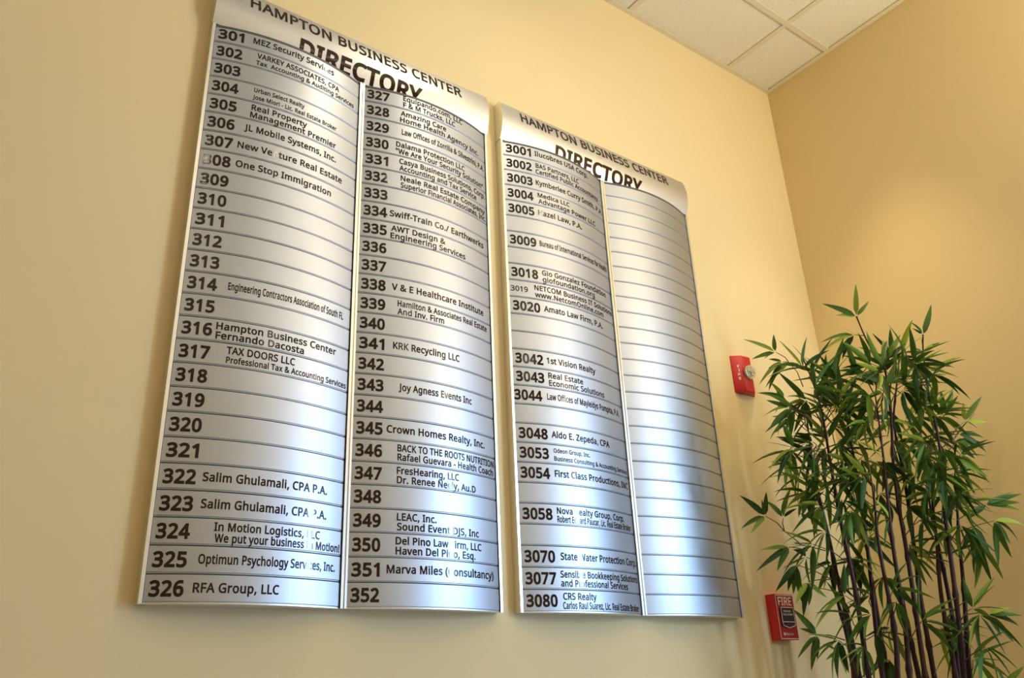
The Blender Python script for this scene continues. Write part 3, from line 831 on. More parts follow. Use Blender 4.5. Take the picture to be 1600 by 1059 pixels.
rng = random.Random(11)
for sg in (1, 2):
    B = BOARD[sg]
    zt, h = B['zt'], B['h']
    zb = zt - 26 * h
    root = empty('directory_board', ((B['x0'] + B['x1']) / 2, 0, zb))
    rx, rz = root.location.x, root.location.z
    if sg == 1:
        tag(root, 'left, larger-lettered aluminium wall directory board listing suites 301 to 352', 'directory board')
    else:
        tag(root, 'right aluminium wall directory board listing suites 3001 to 3080, right column blank', 'directory board')

    def part(mb, name, mat, smooth=None, parent=root):
        mb.v = [(x - rx, y, z - rz) for x, y, z in mb.v]
        return mb.build(name, mat, parent, smooth=smooth)
    # rails
    rails = [(B['x0'] - 0.0080, B['x0'] - 0.0004), (B['x1'] + 0.0004, B['x1'] + 0.0072)]
    for a, b in rails:
        mb = MB()
        mb.box(a, b, PLANE - 0.004, -0.0002, zb - 0.001, zt)
        part(mb, 'side_rail', M_RAIL)
    a, b = COLS[(sg, 0)][1], COLS[(sg, 1)][0]
    mb = MB()
    c = (a + b) / 2
    mb.box(a + 0.0004, c - 0.0022, PLANE - 0.005, -0.0002, zb - 0.001, zt)
    mb.box(c - 0.0022, c + 0.0022, PLANE - 0.0025, -0.0002, zb - 0.001, zt)
    mb.box(c + 0.0022, b - 0.0004, PLANE - 0.005, -0.0002, zb - 0.001, zt)
    part(mb, 'centre_rail', M_RAIL)
    for col in (0, 1):
        x0, x1 = COLS[(sg, col)]
        w = x1 - x0
        # backing, bottom plate and dark top channel of the column
        mb = MB()
        N = 24
        arc = [arc_pt(w, 0.01 + 0.98 * i / N, -0.006) for i in range(N + 1)]
        front = [(x0 + px, PLANE + py) for px, py in arc]
        outline = front + [(x1 - 0.001, -0.0003), (x0 + 0.001, -0.0003)]
        mb.loft([[(px, py, z) for px, py in outline] for z in (zb + 0.002, zt - 0.002)])
        part(mb, 'column_backing', M_DARK)
        arc = [arc_pt(w, 0.003 + 0.994 * i / N, -0.0002) for i in range(N + 1)]
        outline = [(x0 + px, PLANE + py) for px, py in arc] + [(x1, -0.0004), (x0, -0.0004)]
        mb = MB()
        mb.loft([[(px, py, z) for px, py in outline] for z in (zb - 0.0012, zb + 0.0010)])
        part(mb, 'bottom_plate', M_RAIL)
        mb = MB()
        mb.loft([[(px, py, z) for px, py in outline] for z in (zt - 0.0066, zt + 0.0004)])
        part(mb, 'top_channel', M_DARK)  # dark channel made taller to carry the shade under the header
        smb = slat_mesh(w, h)
        first = slat_mesh(w, h - 0.0060)
        shared = None
        for row in range(26):
            zr = zt - (row + 1) * h
            loc = (x0 - rx, PLANE, zr - rz)
            if row == 0:
                s = first.build('slat', M_SLAT, root, loc, smooth=35)
            elif shared is None:
                s = smb.build('slat', M_SLAT, root, loc, smooth=35)
                shared = s.data
            else:
                s = link('slat', shared, root, loc)
            s.rotation_euler.x = math.radians(rng.uniform(-0.45, 0.45))
            for kind, tm in lettering.get((sg, col, row), []):
                tm.build(kind, M_INK, s, fix=False)
    # header
    hx0, hx1 = B['x0'] - 0.0082, B['x1'] + 0.0078
    prof = header_profile(zt)
    outline = [(-0.0003, zt + 0.001)] + prof + [(-0.0003, zt + 0.1465)]
    mb = MB()
    mb.loft([[(x, y, z) for y, z in outline] for x in (hx0, hx1)])
    hd = part(mb, 'header', M_HEADER, smooth=30)
    for xe in (hx0 - 0.0012, hx1):
        mb = MB()
        mb.loft([[(x, y * 1.0 if y > -0.001 else y - 0.0006, z) for y, z in outline] for x in (xe, xe + 0.0012)])
        part(mb, 'header_end_cap', M_RAIL)
    if sg == 1:
        header_rows = [((0.420 * 1.17, 0.9925 * 1.17), 0.0380, 1.4645), ((0.5425 * 1.17, 0.872 * 1.17), 0.047, 1.3935)]
    else:
        header_rows = [((1.1905 * 1.17, 1.7763 * 1.17), 0.0380, 1.4710), ((1.3118 * 1.17, 1.655 * 1.17), 0.047, 1.3985)]
    for (xa, xb), cap, zu in header_rows:
        gl = glyphs[-2] if cap < 0.04 else glyphs[-1]
        header_text(hd, zt - rz, gl, xa - rx, xb - rx, zu * 1.17 + 1.15 - rz, cap)

# ------------------------------------------------------------------ fire strobe
st = empty('fire_strobe', (2.389, 0, 2.181))
tag(st, 'red wall-mounted fire alarm strobe with clear lens, above the pull station', 'fire alarm')
W2, H2 = 0.0540, 0.0700
FX, FY0, FY1 = 0.020, -0.029, -0.032      # half width and depth of the front plane


def strobe_ring(z, k):
    return [(-W2, -0.0002, z), (-W2 + 0.001, -0.004 * k, z), (-FX - 0.003, (FY0 + 0.002) * k, z), (-FX + 0.001, FY0 * k, z),
            (FX - 0.001, FY1 * k, z), (FX + 0.003, (FY1 + 0.002) * k, z), (W2 - 0.001, -0.004 * k, z), (W2, -0.0002, z)]


mb = MB()
mb.loft([strobe_ring(-H2, 0.90), strobe_ring(-H2 + 0.004, 1.0), strobe_ring(H2 - 0.004, 1.0), strobe_ring(H2, 0.90)])
body = mb.build('housing', M_RED, st, smooth=25)
lc = Vector((0.003, -0.031, 0.006))
n = Vector((0.04, -1, 0)).normalized()
ax = Vector((-n.y, n.x, 0))
up = Vector((0, 0, 1))


def dome(rad, depth, rings=7, seg=24, base=0.0):
    rr = []
    for i in range(rings):
        a = math.pi / 2 * i / (rings - 0.6)
        r = rad * math.cos(a)
        q = lc + n * (base + depth * math.sin(a))
        rr.append([q + ax * (r * math.cos(t)) + up * (r * 1.05 * math.sin(t)) for t in [2 * math.pi * k / seg for k in range(seg)]])
    mb = MB()
    mb.loft(rr)
    return mb


dome(0.0290, 0.004, base=-0.002).build('lens_bezel', M_RED_DARK, st, smooth=40)
dome(0.022, 0.007, base=0.0015).build('reflector', M_CHROME, st, smooth=10)
mb = MB()
mb.tube([lc + n * 0.011 + up * -0.015, lc + n * 0.012, lc + n * 0.011 + up * 0.015], 0.004)
mb.tube([lc + n * 0.011 + ax * -0.012, lc + n * 0.012, lc + n * 0.011 + ax * 0.012], 0.003)
mb.build('flash_tube', M_LAMP, st, smooth=40)
dome(0.0265, 0.022, base=0.0005).build('lens', M_LENS, st, smooth=50)
gl = text_meshes([(c, 0.02) for c in 'FIRE'])
mb = MB()
for i, (vs, fs) in enumerate(gl):
    cx = (min(p[0] for p in vs) + max(p[0] for p in vs)) / 2
    k = 0.016
    zc = 0.028 - i * 0.0155
    nv = []
    for gx, gy in vs:
        px = -0.034 + (gx - cx) * k * 1.5
        t = (px + W2) / (W2 - FX)
        nv.append((px, -0.004 + (FY0 + 0.006) * t - 0.0012, zc + (gy - 0.28) * k))
    mb.add(nv, fs)
mb.build('lettering', M_WHITE, body, fix=False)

# ------------------------------------------------------------------ fire pull station
PX0, PX1 = 2.327, 2.424
PZ0, PZ1 = 1.274, 1.4135
ps = empty('fire_pull_station', ((PX0 + PX1) / 2, 0, PZ0))
tag(ps, 'red manual fire alarm pull station on the cream wall beside the bamboo canes', 'fire alarm')
w2, H = (PX1 - PX0) / 2, PZ1 - PZ0
mb = MB()
D1 = -0.035
mb.loft([[(-w2 + 0.001, -0.0002, z), (-w2, D1 + 0.003, z), (-w2 + 0.003, D1, z), (w2 - 0.003, D1, z), (w2, D1 + 0.003, z), (w2 - 0.001, -0.0002, z)]
         for z in (0, H)])
body = mb.build('housing', M_RED, ps, smooth=30)
mb = MB()
mb.box(-w2 + 0.0025, w2 - 0.0025, D1 - 0.0016, D1 + 0.001, 0.002, H - 0.002)
face = mb.build('face_plate', M_RED_DARK, ps)
F = D1 - 0.0019


def strokes(mb, pts, wd, closed=False, y=F):
    pp = [Vector((p[0], 0, p[1])) for p in pts]
    if closed:
        pp.append(pp[0])
    for a, b in zip(pp, pp[1:]):
        d = (b - a).normalized()
        s = Vector((-d.z, 0, d.x)) * wd / 2
        a2, b2 = a - d * wd / 2, b + d * wd / 2
        vs = [a2 - s, b2 - s, b2 + s, a2 + s]
        mb.add([(v.x, y, v.z) for v in vs] + [(v.x, y + 0.0008, v.z) for v in vs],
               [(0, 1, 2, 3), (0, 4, 5, 1), (1, 5, 6, 2), (2, 6, 7, 3), (3, 7, 4, 0)])


mb = MB()
e = 0.0035
strokes(mb, [(-w2 + e, e), (w2 - e, e), (w2 - e, H - e), (-w2 + e, H - e)], 0.0020, True)
mb.build('border_line', M_WHITE, face, fix=False)
mb = MB()
hz = 0.098
hp = [(-0.030, hz), (0.032, hz), (0.032, 0.055), (0.030, 0.043), (0.0, 0.036), (-0.030, 0.043), (-0.032, 0.055)]
mb.loft([[(x, y, z) for x, z in hp] for y in (D1 - 0.001, D1 - 0.006)])
hnd = mb.build('handle', M_BLACK, ps)
mb = MB()
yh = D1 - 0.0066
strokes(mb, hp, 0.0020, True, yh)
strokes(mb, [(-0.032, 0.054), (0.032, 0.054)], 0.0018, False, yh)
mb.build('outline', M_WHITE, hnd, fix=False)


def flat_text(s, x0, x1, zb, cap, y, bold=0.0):
    (vs, fs), = text_meshes([(s, bold)])
    g0 = min(p[0] for p in vs)
    g1 = max(p[0] for p in vs)
    mb = MB()
    mb.add([(x0 + (x1 - x0) * (a - g0) / (g1 - g0), y, zb + b * cap / CAP) for a, b in vs], fs)
    return mb


flat_text('FIRE', -0.034, 0.034, 0.1055, 0.0245, F, 0.012).build('lettering', M_WHITE, face, fix=False)
flat_text('PUSH IN', -0.020, 0.016, 0.0835, 0.006, yh, 0.01).build('lettering', M_WHITE, hnd, fix=False)
flat_text('PULL DOWN', -0.024, 0.024, 0.0735, 0.006, yh, 0.01).build('lettering', M_WHITE, hnd, fix=False)
mb = flat_text('Fire-Lite', -0.018, 0.020, 0.014, 0.007, F, 0.01)
circ = [(-0.026 + 0.005 * math.cos(t), 0.0175 + 0.005 * math.sin(t)) for t in [2 * math.pi * k / 12 for k in range(12)]]
mb.add([(a, F, b) for a, b in circ], [tuple(range(12))])
mb.build('logo', M_WHITE, face, fix=False)

# ------------------------------------------------------------------ potted bamboo
# cane paths, sprays at the rim (node, leaf tips, twig root) and inside (node, direction), metres
CANES = [
    [(2.279, -0.343, 1.152), (2.288, -0.35, 1.369), (2.287, -0.349, 1.482), (2.285, -0.347, 1.581), (2.286, -0.349, 1.721), (2.289, -0.351, 1.832), (2.292, -0.353, 1.936), (2.285, -0.348, 2.022), (2.27, -0.336, 2.111)],
    [(2.331, -0.282, 1.153), (2.328, -0.28, 1.322), (2.323, -0.276, 1.436), (2.321, -0.275, 1.554), (2.316, -0.271, 1.676), (2.314, -0.269, 1.793), (2.322, -0.275, 1.92)],
    [(2.356, -0.338, 1.151), (2.361, -0.343, 1.262), (2.378, -0.355, 1.458), (2.385, -0.361, 1.575), (2.391, -0.365, 1.697), (2.395, -0.368, 1.821), (2.396, -0.369, 1.927), (2.4, -0.372, 2.013)],
    [(2.35, -0.422, 1.148), (2.363, -0.432, 1.255), (2.37, -0.437, 1.368), (2.376, -0.442, 1.502), (2.386, -0.449, 1.618), (2.397, -0.458, 1.739), (2.405, -0.464, 1.839), (2.414, -0.47, 1.964)],
    [(2.433, -0.422, 1.146), (2.442, -0.429, 1.305), (2.45, -0.435, 1.415), (2.456, -0.439, 1.536), (2.458, -0.441, 1.626), (2.467, -0.448, 1.749), (2.489, -0.465, 1.906), (2.502, -0.474, 2.021), (2.502, -0.474, 2.099), (2.481, -0.458, 2.132), (2.468, -0.449, 2.195), (2.459, -0.442, 2.265)],
    [(2.501, -0.411, 1.145), (2.506, -0.415, 1.273), (2.51, -0.418, 1.368), (2.521, -0.426, 1.502), (2.53, -0.433, 1.617), (2.538, -0.439, 1.76), (2.538, -0.439, 1.843), (2.542, -0.442, 1.918), (2.567, -0.461, 2.015), (2.595, -0.482, 2.127)],
    [(2.5, -0.473, 1.142), (2.506, -0.477, 1.218), (2.506, -0.477, 1.282), (2.51, -0.48, 1.356), (2.516, -0.485, 1.419), (2.531, -0.497, 1.532), (2.542, -0.504, 1.626), (2.551, -0.512, 1.724)],
    [(2.584, -0.436, 1.142), (2.602, -0.449, 1.267), (2.606, -0.453, 1.345), (2.609, -0.455, 1.427), (2.611, -0.457, 1.538), (2.613, -0.458, 1.621), (2.621, -0.464, 1.743), (2.631, -0.472, 1.848)],
    [(2.489, -0.502, 1.141), (2.504, -0.514, 1.262), (2.512, -0.519, 1.336), (2.521, -0.526, 1.432), (2.527, -0.531, 1.509), (2.537, -0.538, 1.615), (2.55, -0.548, 1.706), (2.563, -0.558, 1.796), (2.566, -0.561, 1.888), (2.566, -0.561, 1.956), (2.574, -0.567, 2.049), (2.58, -0.571, 2.115), (2.591, -0.58, 2.176)],
    [(2.56, -0.481, 1.141), (2.577, -0.493, 1.248), (2.59, -0.504, 1.34), (2.605, -0.515, 1.447), (2.61, -0.519, 1.503), (2.627, -0.531, 1.608), (2.644, -0.544, 1.727)],
    [(2.365, -0.245, 1.154), (2.366, -0.246, 1.262), (2.359, -0.241, 1.355), (2.353, -0.236, 1.417), (2.352, -0.235, 1.502)],
    [(2.305, -0.413, 1.149), (2.319, -0.424, 1.237), (2.323, -0.427, 1.348), (2.324, -0.427, 1.454), (2.328, -0.43, 1.545), (2.337, -0.438, 1.639), (2.341, -0.44, 1.716)],
    [(2.441, -0.303, 1.15), (2.444, -0.305, 1.245), (2.448, -0.308, 1.345), (2.452, -0.311, 1.439), (2.452, -0.311, 1.535)],
    [(2.485, -0.374, 1.146), (2.484, -0.373, 1.24), (2.486, -0.374, 1.339), (2.488, -0.376, 1.432), (2.489, -0.377, 1.508)],
]
OUTER_SPRAYS = [
    ((2.459, -0.442, 2.265), [(2.467, -0.467, 2.388), (2.359, -0.396, 2.319), (2.399, -0.405, 2.28), (2.487, -0.489, 2.312)], None),
    ((2.462, -0.419, 2.207), [(2.407, -0.41, 2.237), (2.364, -0.352, 2.201), (2.385, -0.329, 2.181), (2.405, -0.353, 2.128), (2.422, -0.369, 2.133)], (2.497, -0.433, 2.207)),
    ((2.591, -0.58, 2.176), [(2.555, -0.573, 2.225), (2.57, -0.561, 2.203), (2.631, -0.626, 2.284), (2.601, -0.612, 2.214)], None),
    ((2.58, -0.571, 2.115), [(2.611, -0.624, 2.147), (2.613, -0.618, 2.141), (2.576, -0.536, 2.145)], None),
    ((2.606, -0.566, 2.055), [(2.72, -0.627, 2.115), (2.664, -0.587, 2.068), (2.712, -0.624, 2.11)], (2.604, -0.552, 2.049)),
    ((2.272, -0.238, 2.169), [(2.176, -0.188, 2.219), (2.195, -0.194, 2.146), (2.243, -0.206, 2.156), (2.286, -0.231, 2.243)], (2.312, -0.255, 2.132)),
    ((2.286, -0.248, 2.132), [(2.266, -0.206, 2.16), (2.259, -0.199, 2.122), (2.188, -0.205, 2.066), (2.234, -0.201, 2.044)], (2.312, -0.255, 2.132)),
    ((2.303, -0.261, 2.128), [(2.229, -0.192, 2.062)], (2.337, -0.274, 2.046)),
    ((2.291, -0.227, 2.01), [(2.225, -0.176, 2.047), (2.252, -0.221, 2.072), (2.257, -0.203, 1.963)], (2.346, -0.256, 1.907)),
    ((2.282, -0.245, 1.94), [(2.186, -0.203, 1.877), (2.254, -0.191, 1.955), (2.248, -0.192, 1.899)], (2.359, -0.291, 1.857)),
    ((2.641, -0.617, 1.878), [(2.705, -0.662, 1.964), (2.634, -0.627, 1.941), (2.735, -0.657, 1.879), (2.678, -0.64, 1.858)], (2.594, -0.569, 1.817)),
    ((2.648, -0.585, 1.846), [(2.749, -0.632, 1.848), (2.723, -0.615, 1.834), (2.72, -0.639, 1.788)], (2.608, -0.542, 1.806)),
    ((2.638, -0.578, 1.821), [(2.711, -0.639, 1.801), (2.679, -0.601, 1.759), (2.617, -0.567, 1.776)], (2.602, -0.538, 1.775)),
    ((2.566, -0.585, 1.759), [(2.623, -0.654, 1.691), (2.61, -0.634, 1.713)], (2.546, -0.558, 1.733)),
    ((2.594, -0.582, 1.901), [(2.663, -0.61, 1.999), (2.612, -0.63, 1.956), (2.598, -0.619, 1.94), (2.608, -0.583, 1.985)], (2.576, -0.555, 1.87)),
    ((2.591, -0.554, 1.958), [(2.623, -0.595, 1.996), (2.607, -0.564, 2.016), (2.571, -0.541, 1.991)], None),
    ((2.142, -0.189, 1.619), [(2.086, -0.158, 1.693), (2.094, -0.116, 1.597), (2.085, -0.169, 1.568), (2.149, -0.201, 1.694), (2.124, -0.198, 1.667)], (2.191, -0.213, 1.572)),
    ((2.184, -0.221, 1.611), [(2.156, -0.19, 1.679), (2.198, -0.248, 1.711), (2.215, -0.255, 1.644), (2.172, -0.194, 1.652)], (2.191, -0.213, 1.572)),
    ((2.191, -0.213, 1.572), [], (2.236, -0.236, 1.529)),
    ((2.228, -0.242, 1.528), [(2.199, -0.233, 1.541)], (2.289, -0.276, 1.511)),
    ((2.187, -0.223, 1.524), [(2.115, -0.165, 1.521), (2.152, -0.166, 1.504), (2.078, -0.171, 1.457), (2.123, -0.208, 1.46)], (2.238, -0.249, 1.512)),
    ((2.18, -0.243, 1.469), [(2.109, -0.21, 1.397), (2.154, -0.203, 1.4), (2.166, -0.223, 1.385), (2.162, -0.249, 1.35), (2.136, -0.223, 1.427)], (2.265, -0.295, 1.424)),
    ((2.199, -0.258, 1.42), [(2.142, -0.239, 1.363), (2.169, -0.238, 1.32), (2.209, -0.3, 1.367), (2.21, -0.251, 1.346)], (2.265, -0.295, 1.424)),
    ((2.658, -0.605, 1.619), [(2.762, -0.654, 1.666), (2.786, -0.668, 1.658), (2.774, -0.675, 1.631), (2.787, -0.668, 1.61), (2.58, -0.582, 1.582)], (2.592, -0.542, 1.58)),
    ((2.646, -0.621, 1.567), [(2.714, -0.689, 1.569), (2.747, -0.662, 1.525), (2.691, -0.634, 1.498), (2.659, -0.637, 1.455), (2.653, -0.593, 1.428)], (2.571, -0.551, 1.543)),
    ((2.6, -0.586, 1.554), [(2.581, -0.563, 1.423), (2.605, -0.566, 1.411), (2.558, -0.57, 1.47), (2.592, -0.604, 1.458), (2.553, -0.555, 1.485)], (2.566, -0.548, 1.505)),
    ((2.598, -0.559, 1.306), [(2.635, -0.615, 1.329), (2.677, -0.628, 1.304), (2.709, -0.609, 1.28), (2.637, -0.602, 1.225), (2.585, -0.587, 1.245)], (2.557, -0.516, 1.309)),
    ((2.595, -0.557, 1.119), [(2.621, -0.611, 1.166), (2.571, -0.564, 1.169), (2.669, -0.592, 1.129)], (2.529, -0.494, 1.136)),
    ((2.208, -0.252, 1.272), [(2.145, -0.214, 1.212), (2.169, -0.238, 1.177), (2.18, -0.261, 1.209), (2.193, -0.204, 1.3), (2.164, -0.224, 1.353), (2.176, -0.249, 1.301)], (2.278, -0.292, 1.255)),
    ((2.249, -0.283, 1.225), [(2.195, -0.275, 1.248), (2.24, -0.309, 1.166), (2.2, -0.271, 1.205)], (2.296, -0.306, 1.185)),
    ((2.493, -0.467, 1.903), [(2.418, -0.398, 1.837), (2.384, -0.411, 1.917), (2.517, -0.521, 1.871), (2.511, -0.482, 1.828)], None),
    ((2.462, -0.507, 2.087), [(2.383, -0.466, 2.134), (2.453, -0.463, 2.038), (2.507, -0.569, 2.134), (2.518, -0.547, 2.178), (2.481, -0.501, 2.176)], None),
    ((2.38, -0.47, 1.948), [(2.301, -0.417, 1.902), (2.346, -0.407, 1.87), (2.3, -0.411, 1.952), (2.334, -0.455, 1.997)], None),
    ((2.429, -0.506, 1.998), [(2.388, -0.483, 2.045), (2.315, -0.456, 2.047), (2.469, -0.543, 2.069), (2.513, -0.589, 2.055), (2.519, -0.546, 2.023)], None),
]
INNER_SPRAYS = [
    ((2.428, -0.506, 2.058), (0.17, -0.12, 0.98)),
    ((2.544, -0.493, 2.112), (0.37, -0.29, 0.88)),
    ((2.496, -0.557, 2.076), (0.67, -0.52, 0.52)),
    ((2.47, -0.588, 2.039), (0.76, -0.59, -0.27)),
    ((2.361, -0.505, 2.05), (-0.75, 0.56, 0.37)),
    ((2.475, -0.492, 2.055), (-0.45, 0.35, 0.82)),
    ((2.496, -0.507, 2.032), (0.58, -0.44, 0.68)),
    ((2.362, -0.456, 2.034), (-0.8, 0.6, 0.05)),
    ((2.438, -0.363, 2.045), (-0.79, 0.6, -0.16)),
    ((2.369, -0.462, 1.98), (-0.71, 0.54, -0.46)),
    ((2.415, -0.496, 1.967), (-0.61, 0.46, -0.64)),
    ((2.544, -0.494, 2.001), (0.71, -0.53, -0.46)),
    ((2.54, -0.541, 2.007), (0.75, -0.56, -0.36)),
    ((2.297, -0.407, 2.027), (-0.36, 0.28, 0.89)),
    ((2.288, -0.35, 2.066), (0.0, 0.0, 1.0)),
    ((2.193, -0.379, 2.049), (-0.21, 0.16, 0.96)),
    ((2.303, -0.361, 2.0), (0.67, -0.51, 0.54)),
    ((2.33, -0.281, 1.996), (-0.77, 0.59, -0.24)),
    ((2.151, -0.346, 1.915), (-0.75, 0.57, -0.33)),
    ((2.374, -0.315, 1.96), (-0.14, 0.11, 0.98)),
    ((2.387, -0.374, 1.945), (0.79, -0.61, -0.05)),
    ((2.509, -0.367, 1.956), (-0.66, 0.5, -0.56)),
    ((2.561, -0.406, 1.964), (-0.01, 0.01, -1.0)),
    ((2.419, -0.299, 1.917), (0.48, -0.36, -0.8)),
    ((2.362, -0.255, 1.866), (-0.78, 0.58, -0.23)),
    ((2.134, -0.334, 1.795), (-0.8, 0.6, -0.05)),
    ((2.224, -0.251, 1.776), (-0.72, 0.55, -0.43)),
    ((2.242, -0.265, 1.734), (-0.79, 0.6, -0.15)),
    ((2.185, -0.372, 1.724), (-0.55, 0.42, -0.72)),
    ((2.351, -0.347, 1.82), (0.78, -0.6, 0.15)),
    ((2.327, -0.43, 1.817), (0.8, -0.6, -0.05)),
    ((2.421, -0.35, 1.787), (-0.46, 0.35, -0.82)),
    ((2.265, -0.383, 1.721), (0.75, -0.56, -0.35)),
    ((2.263, -0.331, 1.683), (-0.71, 0.54, -0.45)),
    ((2.216, -0.295, 1.675), (-0.68, 0.51, -0.52)),
    ((2.576, -0.417, 1.854), (0.75, -0.56, -0.35)),
    ((2.526, -0.48, 1.81), (0.71, -0.54, -0.45)),
    ((2.641, -0.467, 1.937), (0.76, -0.57, 0.32)),
    ((2.556, -0.553, 1.921), (0.67, -0.5, 0.55)),
    ((2.625, -0.555, 1.91), (0.52, -0.39, 0.76)),
    ((2.638, -0.514, 1.859), (0.62, -0.48, -0.62)),
    ((2.485, -0.549, 1.828), (-0.79, 0.59, -0.16)),
    ((2.723, -0.529, 1.846), (0.79, -0.6, 0.15)),
    ((2.628, -0.582, 1.778), (0.77, -0.59, -0.26)),
    ((2.58, -0.571, 1.714), (0.63, -0.48, -0.61)),
    ((2.541, -0.542, 1.756), (-0.48, 0.36, -0.8)),
    ((2.527, -0.48, 1.728), (-0.74, 0.55, -0.38)),
    ((2.593, -0.531, 1.665), (0.26, -0.19, -0.95)),
    ((2.522, -0.602, 1.643), (0.46, -0.35, -0.82)),
    ((2.507, -0.516, 1.659), (-0.72, 0.54, -0.44)),
    ((2.553, -0.4, 1.729), (-0.67, 0.51, -0.55)),
    ((2.506, -0.365, 1.69), (0.21, -0.15, -0.97)),
    ((2.313, -0.419, 1.64), (-0.42, 0.31, -0.85)),
    ((2.27, -0.437, 1.69), (-0.71, 0.55, -0.45)),
    ((2.493, -0.455, 1.631), (0.77, -0.59, -0.25)),
    ((2.56, -0.455, 1.617), (0.79, -0.6, -0.14)),
    ((2.364, -0.457, 1.581), (-0.8, 0.6, -0.05)),
    ((2.365, -0.408, 1.552), (-0.79, 0.6, -0.15)),
    ((2.421, -0.3, 1.614), (-0.55, 0.41, -0.73)),
    ((2.173, -0.363, 1.546), (-0.72, 0.54, -0.45)),
    ((2.174, -0.314, 1.517), (-0.77, 0.59, -0.24)),
    ((2.293, -0.203, 1.503), (-0.72, 0.54, -0.44)),
    ((2.353, -0.248, 1.481), (-0.51, 0.38, -0.77)),
    ((2.329, -0.331, 1.487), (0.3, -0.22, -0.93)),
    ((2.406, -0.339, 1.547), (0.08, -0.05, -1.0)),
    ((2.472, -0.439, 1.516), (0.79, -0.6, -0.13)),
    ((2.558, -0.404, 1.489), (0.8, -0.6, -0.05)),
    ((2.396, -0.381, 1.427), (-0.01, 0.0, -1.0)),
    ((2.357, -0.352, 1.375), (-0.78, 0.59, 0.23)),
    ((2.336, -0.437, 1.382), (0.73, -0.54, 0.43)),
    ((2.3, -0.459, 1.344), (-0.44, 0.33, -0.83)),
    ((2.274, -0.39, 1.316), (-0.77, 0.59, -0.22)),
    ((2.231, -0.357, 1.318), (-0.8, 0.6, -0.04)),
    ((2.189, -0.376, 1.367), (-0.73, 0.56, 0.4)),
    ((2.423, -0.352, 1.286), (-0.44, 0.33, -0.83)),
    ((2.317, -0.372, 1.267), (0.61, -0.46, -0.64)),
    ((2.347, -0.495, 1.291), (0.68, -0.51, 0.52)),
    ((2.503, -0.462, 1.278), (0.77, -0.59, -0.24)),
    ((2.526, -0.555, 1.322), (0.62, -0.46, 0.64)),
    ((2.496, -0.583, 1.302), (-0.04, 0.03, -1.0)),
    ((2.52, -0.5, 1.24), (-0.8, 0.6, -0.04)),
    ((2.493, -0.58, 1.218), (0.12, -0.09, -0.99)),
    ((2.192, -0.328, 1.252), (-0.66, 0.51, -0.56)),
    ((2.246, -0.368, 1.233), (-0.64, 0.48, -0.6)),
    ((2.445, -0.318, 1.2), (-0.53, 0.41, -0.74)),
    ((2.538, -0.514, 1.188), (0.79, -0.6, -0.13)),
    ((2.555, -0.577, 1.613), (0.72, -0.54, -0.43)),
    ((2.618, -0.575, 1.504), (-0.34, 0.26, -0.9)),
    ((2.544, -0.569, 1.557), (-0.04, 0.04, -1.0)),
    ((2.611, -0.494, 1.555), (-0.58, 0.43, -0.69)),
    ((2.357, -0.352, 1.466), (-0.79, 0.6, -0.14)),
    ((2.17, -0.361, 1.62), (-0.68, 0.51, -0.53)),
    ((2.224, -0.402, 1.635), (0.0, 0.0, -1.0)),
    ((2.266, -0.433, 1.95), (-0.07, 0.05, 1.0)),
    ((2.56, -0.405, 2.054), (0.3, -0.22, 0.93)),
    ((2.446, -0.369, 1.989), (-0.78, 0.58, -0.24)),
    ((2.322, -0.476, 1.864), (-0.52, 0.4, -0.75)),
    ((2.319, -0.323, 1.822), (-0.76, 0.57, -0.31)),
    ((2.324, -0.277, 1.931), (-0.68, 0.52, 0.52)),
    ((2.32, -0.374, 1.769), (-0.65, 0.49, -0.58)),
    ((2.477, -0.393, 1.784), (0.17, -0.13, -0.98)),
    ((2.531, -0.584, 1.785), (-0.04, 0.03, -1.0)),
    ((2.441, -0.566, 1.758), (0.51, -0.39, -0.77)),
]
POT = Vector((2.41, -0.36, 0))
plant = empty('potted_bamboo', POT)
tag(plant, 'tall artificial bamboo with dark canes and green leaves in the room corner', 'plant')


def pp(p):
    return Vector(p) - POT


mb = MB()
prof = [(0.15, 0.0), (0.165, 0.02), (0.20, 0.30), (0.215, 0.36), (0.215, 0.385), (0.195, 0.385), (0.19, 0.30)]
mb.loft([[(r * math.cos(t), r * math.sin(t), z) for t in [2 * math.pi * k / 36 for k in range(36)]] for r, z in prof])
mb.build('pot', M_POT, plant, smooth=40)
mb = MB()
mb.loft([[(r * math.cos(t), r * math.sin(t), z) for t in [2 * math.pi * k / 28 for k in range(28)]]
         for r, z in ((0.188, 0.30), (0.186, 0.345), (0.10, 0.36), (0.01, 0.365))])
mb.build('moss', M_MOSS, plant, smooth=60)

